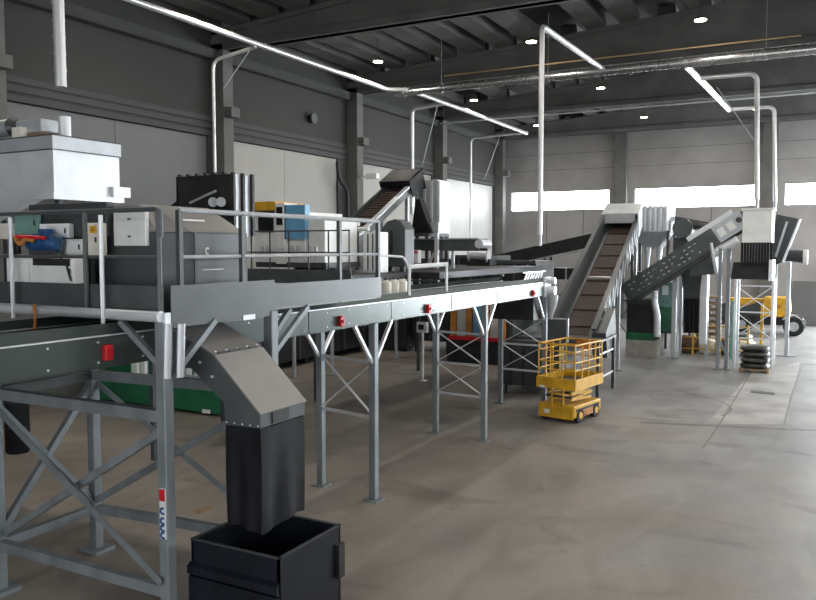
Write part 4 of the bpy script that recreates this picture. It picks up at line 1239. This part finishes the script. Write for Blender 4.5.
# optical sorter on its walkway
WY, WZ = 14.5, 3.78
t = thing('service_deck', (-11.4, 16, 0), 'dark steel service deck with thin railing behind the near platform', 'walkway')
bx(-13.2, -9.25, WY, 17.4, WZ - .16, WZ).build('deck', 'black', t)
bx(-13.2, -8.55, 17.4, 25.0, WZ - .16, WZ).build('deck', 'black', t)
bx(-13.2, -9.25, WY - .02, WY, WZ - .2, WZ + .12).build('toe_board', 'grey', t)
for k in range(8): MB().tube([(-13.1 + k * .54, WY + .03, WZ), (-13.1 + k * .54, WY + .03, WZ + .98)], .018, 6).build('rail_post', 'greyd', t)
for z in (.5, .98): MB().tube([(-13.1, WY + .03, WZ + z), (-9.3, WY + .03, WZ + z)], .018, 6).build('handrail', 'greyd', t)
for y in (WY + .1, 18.5, 24.8):
    bx(-13.06, -12.96, y - .05, y + .05, 0, WZ - .16).build('leg', 'greyd', t)
for y in (16.65, 20.75): bx(-13.1, -8.2, y - .06, y + .06, 3.585, WZ - .155).build('cross_beam', 'greyd', t)
t = thing('optical_sorter', (-11.3, 15.2, WZ), 'white sorting machine with light blue door and yellow hood', 'machine')
def face(name, mt, x0, y0, x1, y1, Y, dep, **k):
    a, b = at(x0, y0, Y=Y), at(x1, y1, Y=Y)
    return bx(a.x, b.x, Y, Y + dep, b.z, a.z).build(name, mt, t, **k)
face('body', 'white', 254, 213, 305, 264, 15.0, 1.6, bevel=.02)
face('side_body', 'white', 305, 220, 325, 264, 15.05, 1.4, bevel=.02)
face('yellow_hood', 'yellow', 248, 202, 275, 213, 14.95, 1.2, bevel=.01)
face('hood_band', 'black', 248, 211, 274, 213.5, 14.93, .1)
face('column', 'white', 275, 203, 285, 264, 14.92, .5, bevel=.01)
face('window', 'glassd', 276, 207, 282, 225, 14.90, .05)
face('window', 'glassd', 258, 216, 273, 232, 14.97, .05)
face('blue_door', 'lblue', 285, 205, 305, 239, 14.94, .2, bevel=.01)
face('door_edge', 'blue', 284.3, 205, 285.5, 239, 14.92, .1)
face('base', 'greyd', 256, 262, 326, 268, 14.98, 1.5)
q = MB()
for x in (262, 268, 292, 298, 310, 316): q.tube([at(x, 246, Y=14.9), at(x, 258, Y=14.9)], .035, 6)
q.build('valve', 'galv', t)
t = thing('air_manifold', (-10.6, 17.8, WZ), 'pair of bright horizontal air pipes on a small stand beside the inclined belt', 'pipe')
for (x0_, x1_, yy_) in ((337, 359, 224), (338, 369, 229)):
    MB().tube([at(x0_, yy_, Y=16.8), at(x1_, yy_, Y=16.8)], .055, 10).build('air_pipe', 'white', t, smooth=True)
for xx in (341, 357):
    p = at(xx, 229, Y=16.85)
    bx(p.x - .03, p.x + .03, 16.83, 16.9, WZ, p.z).build('stand', 'greyd', t)
t = thing('valve_cabinet', (-10.1, 16.6, WZ), 'narrow white valve cabinet between the air pipes and the grey casing', 'cabinet')
a, b = at(363, 232, Y=16.4), at(378, 274, Y=16.4)
bx(a.x, b.x, 16.4, 16.9, WZ, a.z).build('body', 'white', t, bevel=.015)
q = MB()
for f in (.3, .62): q.box(a.x + (b.x - a.x) * f, a.x + (b.x - a.x) * f + .03, 16.385, 16.4, WZ + .05, a.z - .05)
q.build('seam', 'greyd', t)
a2, b2 = at(355, 270, Y=16.35), at(379, 276, Y=16.35)
bx(a2.x, b2.x, 16.34, 16.4, b2.z, a2.z).build('shelf', 'galvl', t)

# small inclined belt with black hood
a0, a1 = V((-11.6, 15.9, 3.55)), V((-11.6, 21.1, 6.27))
d = (a1 - a0).normalized()
sx = d.cross(V((0, 0, 1))).normalized()
up = sx.cross(d).normalized()
RB = Matrix((sx, d, up)).transposed().to_4x4()
RB.translation = a0
Ln = (a1 - a0).length
t = thing('small_inclined_belt', (-11.6, 18, 0), 'small inclined conveyor with ribbed brown belt and black top hood', 'conveyor')
q = MB(RB).box(-.38, .38, .0, Ln, -.05, 0)
k = .1
while k < Ln:
    q.box(-.37, .37, k, k + .03, 0, .035)
    k += .17
q.build('belt', 'belt', t)
MB(RB).box(-.46, -.40, 0, Ln, -.2, .13).build('side_wall', 'greyd', t)
MB(RB).box(.40, .46, 0, Ln, -.10, .10).build('side_wall', 'grey', t)
MB(RB).box(.36, .52, 0, Ln, .13, .16).build('edge_strip', 'galvl', t)
q = MB(RB).box(-.48, .54, Ln - .5, Ln + .4, .3, .34).box(-.48, -.44, Ln - .5, Ln + .4, -.2, .34).box(.5, .54, Ln - .5, Ln + .4, -.2, .34).box(-.48, .54, Ln + .36, Ln + .4, -.3, .34).box(-.48, .54, Ln - .52, Ln - .48, .17, .34)
q.build('top_hood', 'rubber', t)
for f in (.45, .9):
    p = a0 + d * Ln * f
    for s in (-.42, .42): bx(p.x + s - .05, p.x + s + .05, p.y - .05, p.y + .05, WZ, p.z - .15).build('leg', 'galv', t)
t = thing('steel_discharge', (-11.2, 22.1, 0), 'bright steel discharge box with black funnel below the small inclined belt', 'chute')
bx(-11.55, -10.75, 21.75, 22.6, 4.75, 6.45).build('body', 'galv', t, bevel=.02)
q = MB()
for k in range(4): q.box(-11.5 + k * .25, -11.42 + k * .25, 21.72, 21.75, 4.75, 6.4)
q.build('rib', 'galvl', t)
p = [at(411, 233, Y=20.4), at(431, 233, Y=20.4), at(419.5, 199, Y=20.4), at(416, 199, Y=20.4)]
MB().loft([(v.x, 20.4, v.z) for v in p], [(v.x, 20.7, v.z) for v in p]).build('funnel', 'rubber', t)
for x in (-11.5, -10.8):
    for y in (21.85, 22.5): bx(x - .05, x + .05, y - .05, y + .05, WZ, 4.75).build('leg', 'greyd', t)
MB().bar(((p[0].x + p[1].x) / 2, 20.4, p[0].z - .05), ((p[0].x + p[1].x) / 2, 21.75, p[0].z - .05), .5, .1).build('neck', 'greyd', t)
# grey rounded casing
t = thing('rounded_casing', (-9.8, 17.6, 0), 'dark grey casing with rounded shoulders between belt and conveyor', 'machine')
a, b = at(379, 268, Y=17.5), at(405, 268, Y=17.5)
zt = at(395, 219, Y=17.5).z
a.z = WZ + .42
prof = [(a.x, a.z - .3), (b.x, a.z - .3), (b.x, zt - .25), (b.x - .12, zt - .06), (b.x - .3, zt), (a.x + .25, zt - .05), (a.x + .1, zt - .2), (a.x, zt - .45)]
MB().prism(prof, 17.5, 18.0).build('body', 'grey', t, bevel=.02)
bx(b.x - .42, b.x - .36, 17.48, 17.5, a.z, zt - .3).build('seam', 'black', t)
bx(a.x + .08, b.x - .42, 17.47, 17.5, a.z - .1, zt - .35).build('panel', 'greyd', t)
for x in (a.x + .1, b.x - .1):
    for y in (17.57, 17.93): bx(x - .06, x + .06, y - .06, y + .06, WZ, a.z - .3).build('leg', 'greyd', t)
# flat conveyor with end roller
t = thing('flat_conveyor', (-10.5, 22.3, 0), 'short level grey conveyor on posts behind the long conveyor', 'conveyor')
a, b = at(409, 239, Y=20.9), at(479, 251, Y=20.9)
q = MB().box(a.x, b.x, 20.9, 20.94, b.z, a.z).box(a.x, b.x, 21.5, 21.54, b.z, a.z)
q.build('side_plate', 'grey', t)
bx(a.x, b.x, 20.94, 21.5, a.z - .08, a.z - .04).build('belt', 'beltd', t)
bx(a.x, b.x, 20.86, 20.9, a.z - .02, a.z + .02).build('edge', 'galv', t)
MB().tube([(b.x, 20.88, a.z - .15), (b.x, 21.56, a.z - .15)], .13, 12).build('end_roller', 'galvl', t, smooth=True)
for px_ in (415, 453): 
    p = at(px_, 252, Y=20.95)
    bx(p.x - .04, p.x + .04, 20.92, 21.0, WZ, b.z).build('post', 'galv', t)
p = at(436, 233, Y=20.6)
bx(p.x - .05, p.x + .05, 20.6, 20.7, WZ, p.z).build('post', 'galvl', t)
p0, p1 = at(427, 268, Y=20.65), at(434, 253, Y=20.65)
MB().bar(p0, p1, .06, .06).build('knee_brace', 'galv', t)
p = at(433, 224, Y=20.6)
bx(p.x - .1, p.x + .2, 20.55, 20.75, p.z - .25, p.z + .05).build('drive_box', 'galv', t)
t = thing('red_marked_box', (-10.4, 20.3, 0), 'small white box with a red mark on a post behind the guard rail', 'control box')
a, b = at(409, 250, Y=20.2), at(418, 263, Y=20.2)
bx(a.x, b.x, 20.2, 20.4, b.z, a.z).build('box', 'white', t, bevel=.01)
bx(a.x + .02, b.x - .02, 20.19, 20.2, a.z - .1, a.z - .03).build('red_mark', 'red', t)
bx((a.x + b.x) / 2 - .03, (a.x + b.x) / 2 + .03, 20.28, 20.34, WZ, b.z).build('post', 'greyd', t)
t = thing('roller_unit', (-10.2, 24.3, 0), 'grey roller unit with white end discs behind the long conveyor', 'machine')
p0, p1 = at(470, 256, Y=24.3), at(488, 257, Y=24.3)
MB().tube([p0, p1], .14, 12).build('roller', 'galv', t, smooth=True)
for p in (p0, p1): MB().tube([p - V((.03, 0, 0)), p + V((.03, 0, 0))], .2, 14).build('end_disc', 'galvl', t)
bx(p0.x - .1, p1.x + .1, 24.2, 24.8, WZ, p0.z - .1).build('frame', 'black', t)

# black bunkers and baler line against the side doors
for k, (x0_, x1_, h, lb) in enumerate(((-15.6, -13.9, 3.9, 'black steel bunker nearest the panel doors'), (-13.8, -12.1, 4.05, 'black steel bunker in the middle of the row'), (-12.0, -10.2, 3.85, 'black steel bunker nearest the central belt'))):
    t = thing('bunker', ((x0_ + x1_) / 2, 30, 0), lb + ', behind the long conveyor', 'bunker', 'black bunkers behind the long conveyor')
    bx(x0_, x1_, 29.2, 31.4, .5, h).build('body', 'black', t, bevel=.02)
    for f in (.2, .5, .8): bx(x0_ + (x1_ - x0_) * f - .04, x0_ + (x1_ - x0_) * f + .04, 29.14, 29.2, .5, h).build('rib', 'greyd', t)
    bx(x0_, x1_, 29.12, 29.2, h - .1, h + .03).build('rim', 'greyd', t)
    for x in (x0_ + .12, x1_ - .12):
        for y in (29.4, 31.2): bx(x - .08, x + .08, y - .08, y + .08, 0, .5).build('foot', 'black', t)
t = thing('floor_conveyor', (-18.3, 24.5, 0), 'long low black machine along the foot of the panel doors', 'machine')
bx(-19.2, -17.4, 20.2, 28.6, .25, 1.55).build('body', 'black', t, bevel=.03)
bx(-19.2, -17.35, 20.2, 28.6, 1.55, 1.62).build('top_rail', 'greyd', t)
for k in range(6): bx(-17.4, -17.33, 20.6 + k * 1.5, 20.7 + k * 1.5, .25, 1.55).build('rib', 'greyd', t)
for y in (20.6, 24.4, 28.2): bx(-19.0, -17.6, y - .08, y + .08, 0, .25).build('skid', 'black', t)
t = thing('baling_line', (-17.5, 29.5, 0), 'long dark low baling machine in front of the side doors', 'machine')
bx(-19.0, -15.8, 29.0, 30.6, .1, 1.5).build('body', 'black', t, bevel=.03)
bx(-18.4, -16.4, 29.1, 30.5, 1.5, 2.7).build('hopper', 'greyd', t, bevel=.03)
for x in (-18.6, -17.4, -16.2): bx(x - .06, x + .06, 28.94, 29.0, .1, 1.5).build('rib', 'greyd', t)
for x in (-18.8, -16.0): bx(x - .15, x + .15, 29.1, 30.5, 0, .1).build('skid', 'black', t)
t = thing('orange_baler', (-11.8, 27.9, 0), 'black machine base with orange uprights and pale panels behind the conveyor legs', 'machine')
bx(-13.1, -10.5, 27.3, 28.7, 0, .88).build('base', 'black', t, bevel=.02)
for x in (-12.85, -12.2, -11.5, -10.85):
    bx(x - .1, x + .1, 27.3, 27.5, .88, 2.6).build('upright', 'orange', t)
for x0_, x1_, mm in ((-12.72, -12.32, 'galvl'), (-12.06, -11.64, 'lblue'), (-11.36, -10.98, 'white')):
    bx(x0_, x1_, 27.42, 27.5, 1.0, 2.5).build('panel', mm, t)
bx(-13.0, -10.6, 27.55, 28.6, .88, 2.7).build('rear_body', 'greyd', t)
bx(-13.0, -10.6, 27.26, 27.32, .88, 1.02).build('front_rail', 'red', t)
t = thing('control_post', (-12.0, 23.0, 0), 'white control box on a thin white post behind the conveyor legs', 'control box')
a, b = at(416.5, 322, Y=22.9), at(426.5, 333, Y=22.9)
bx(a.x, b.x, 22.9, 23.05, b.z, a.z).build('box', 'white', t, bevel=.01)
bx(a.x + .06, b.x - .1, 22.89, 22.9, b.z + .1, a.z - .08).build('display', 'glassd', t)
c = (a.x + b.x) / 2
bx(c - .03, c + .03, 22.96, 23.02, 0, b.z).build('post', 'white', t)
bx(c - .12, c + .12, 22.88, 23.1, 0, .02).build('foot_plate', 'white', t)
# stray posts and pipes under the conveyor
for px_, yb, h, lb in ((294, 21.5, 2.9, 'thin silver post under the conveyor nearest the chute'), (332, 22.5, 2.9, 'thin silver post between the first conveyor legs'), (396, 27.0, 2.6, 'dark grey post in front of the baling machine')):
    p = at(px_, 340, Y=yb)
    t = thing('support_post', (p.x, yb, 0), lb, 'post')
    bx(p.x - .045, p.x + .045, yb - .045, yb + .045, 0, h).build('shaft', 'galv', t)
    bx(p.x - .15, p.x + .15, yb - .12, yb + .12, 0, .03).build('foot_plate', 'leg', t)
    bx(p.x - .2, p.x + .2, yb - .09, yb + .09, h, h + .1).build('head_plate', 'greyd', t)
# green machine behind the near platform
t = thing('green_press', (-16.2, 16.2, 0), 'long green machine on the floor behind the near platform legs', 'machine')
bx(-19.1, -14.0, 15.5, 17.1, .06, .85).build('body', 'green', t, bevel=.03)
MB().prism([(-14.0, .06), (-13.72, .1), (-13.72, .62), (-14.0, .85)], 15.5, 17.1).build('end_cap', 'green', t, bevel=.02)
a, b = at(105, 350, Y=15.8), at(131, 378, Y=15.8)
bx(a.x, b.x, 15.8, 16.9, .85, 2.0).build('tower', 'green', t, bevel=.02)
for x0_, x1_ in ((131, 137), (140, 145)):
    a, b = at(x0_, 357, Y=15.7), at(x1_, 378, Y=15.7)
    bx(a.x, b.x, 15.7, 15.8, .85, a.z).build('white_strip', 'white', t)
a, b = at(202, 409, Y=15.48), at(210, 414, Y=15.48)
bx(a.x, b.x, 15.48, 15.5, b.z, a.z).build('plate_label', 'white', t)
for k, px_ in enumerate((172, 181, 190, 199)):
    p = at(px_, 372, Y=15.8)
    MB().tube([(p.x, 15.75, .85), (p.x, 15.75, p.z + .1)], .09, 10).build('cylinder', 'galvl', t, smooth=True)
p0, p1 = at(168, 380, Y=15.6), at(215, 376, Y=15.6)
MB().bar((p0.x, 15.6, .95), (p1.x, 15.6, .95), .08, .12).build('rail', 'galv', t)
bx(-18.9, -14.2, 15.7, 16.9, 0, .06).build('skid', 'black', t)
t = thing('black_barrel', (-15, 10.4, 0), 'black barrel on the floor beyond the platform corner leg', 'barrel')
p = at(18, 452, Z=0)
MB().tube([(p.x, p.y, 0.0), (p.x, p.y, .06), (p.x, p.y, 1.62), (p.x, p.y, 1.7)], [.22, .25, .25, .23], 18).build('body', 'rubber', t, smooth=True)
for z in (.55, 1.1): MB().tube([(p.x, p.y, z), (p.x, p.y, z + .04)], .262, 18).build('hoop', 'black', t)
t['label'] = 'tall black barrel on the floor beside the outer platform leg'

# ================================================================== FLOOR MARKS
def flat(name, pts, mt, label, z=.004, cat='floor patch', kind='structure', th=.003):
    q = MB()
    n = len(pts)
    q.add([(x, y, z - th) for x, y in pts] + [(x, y, z) for x, y in pts], [tuple(range(n - 1, -1, -1)), tuple(range(n, 2 * n))] + [(k, (k + 1) % n, n + (k + 1) % n, n + k) for k in range(n)])
    return tag(q.build(name, mt), label, cat, None, kind)
g = lambda x, y: tuple(at(x, y, Z=0))[:2]
flat('floor_slab', [g(706, 424), g(786, 425), g(800, 362), g(752, 372)], 'patch', 'paler worn concrete slab near the gate side', .004)
flat('trim_5', [g(640, 421.6), g(816, 429.5), g(816, 431.2), g(640, 423)], 'stain', 'dark saw cut joint across the floor', .006, 'trim')
flat('trim_6', [g(704, 448), g(720, 425), g(752, 372), g(751, 372), g(718, 425), g(702, 448)], 'stain', 'dark saw cut joint running away along the pale slab', .006, 'trim')
flat('trim_7', [g(785, 425), g(793, 395), g(803, 365), g(801.5, 365), g(790.5, 395), g(783, 425)], 'stain', 'dark edge joint of the pale slab', .006, 'trim')
t = thing('drain_cover', tuple(at(762, 392, Z=0)), 'dark rectangular drain cover in the pale floor slab', 'drain cover')
a, b, c, d_ = g(751, 390.5), g(774, 393), g(774.5, 395), g(750.5, 392.6)
flat_o = MB().add([(x, y, 0.004) for x, y in (a, b, c, d_)] + [(x, y, .014) for x, y in (a, b, c, d_)], [(3, 2, 1, 0), (4, 5, 6, 7), (0, 1, 5, 4), (1, 2, 6, 5), (2, 3, 7, 6), (3, 0, 4, 7)]).build('plate', 'steelp', t)
t = thing('floor_plate', tuple(at(204, 512, Z=0)), 'small dark steel plate lying on the floor behind the bin', 'plate')
a, b, c, d_ = g(193, 511), g(208, 506), g(214, 509), g(199, 514)
MB().add([(x, y, 0.0) for x, y in (a, b, c, d_)] + [(x, y, .012) for x, y in (a, b, c, d_)], [(3, 2, 1, 0), (4, 5, 6, 7), (0, 1, 5, 4), (1, 2, 6, 5), (2, 3, 7, 6), (3, 0, 4, 7)]).build('plate', 'wood', t)

for k, (cx_, cy_, r, a0_, a1_, lb) in enumerate(((-3.3, 24.2, 1.5, 150, 235, 'dark curved tyre mark on the floor before the pale slab'), (-2.9, 23.0, 1.9, 75, 150, 'second curved tyre mark crossing the pale slab'), (-4.6, 22.6, 2.2, -20, 70, 'faint curved tyre mark on the side of the scissor lift'))):
    n = 16
    an = [math.radians(a0_ + (a1_ - a0_) * i / n) for i in range(n + 1)]
    pts = [(cx_ + (r + .035) * math.cos(a), cy_ + (r + .035) * math.sin(a)) for a in an] + [(cx_ + (r - .035) * math.cos(a), cy_ + (r - .035) * math.sin(a)) for a in reversed(an)]
    q = MB()
    N2 = n + 1
    vs = [(x, y, .007) for x, y in pts]
    q.add(vs, [(i, i + 1, 2 * N2 - 2 - i, 2 * N2 - 1 - i) for i in range(n)])
    tag(q.build('tyre_mark', 'stain'), lb, 'floor mark', None, 'structure')


# ------------------------------------------------------------------ world and render look
w = bpy.data.worlds.new('world')
S.world = w
w.use_nodes = True
w.node_tree.nodes['Background'].inputs['Color'].default_value = (.75, .85, 1, 1)
w.node_tree.nodes['Background'].inputs['Strength'].default_value = .6
S.view_settings.view_transform = 'Standard'
S.view_settings.look = 'None'
S.view_settings.gamma = 1
S.view_settings.use_curve_mapping = False
S.view_settings.exposure = 0
for o in bpy.data.objects:
    if '_o' in o: del o['_o']
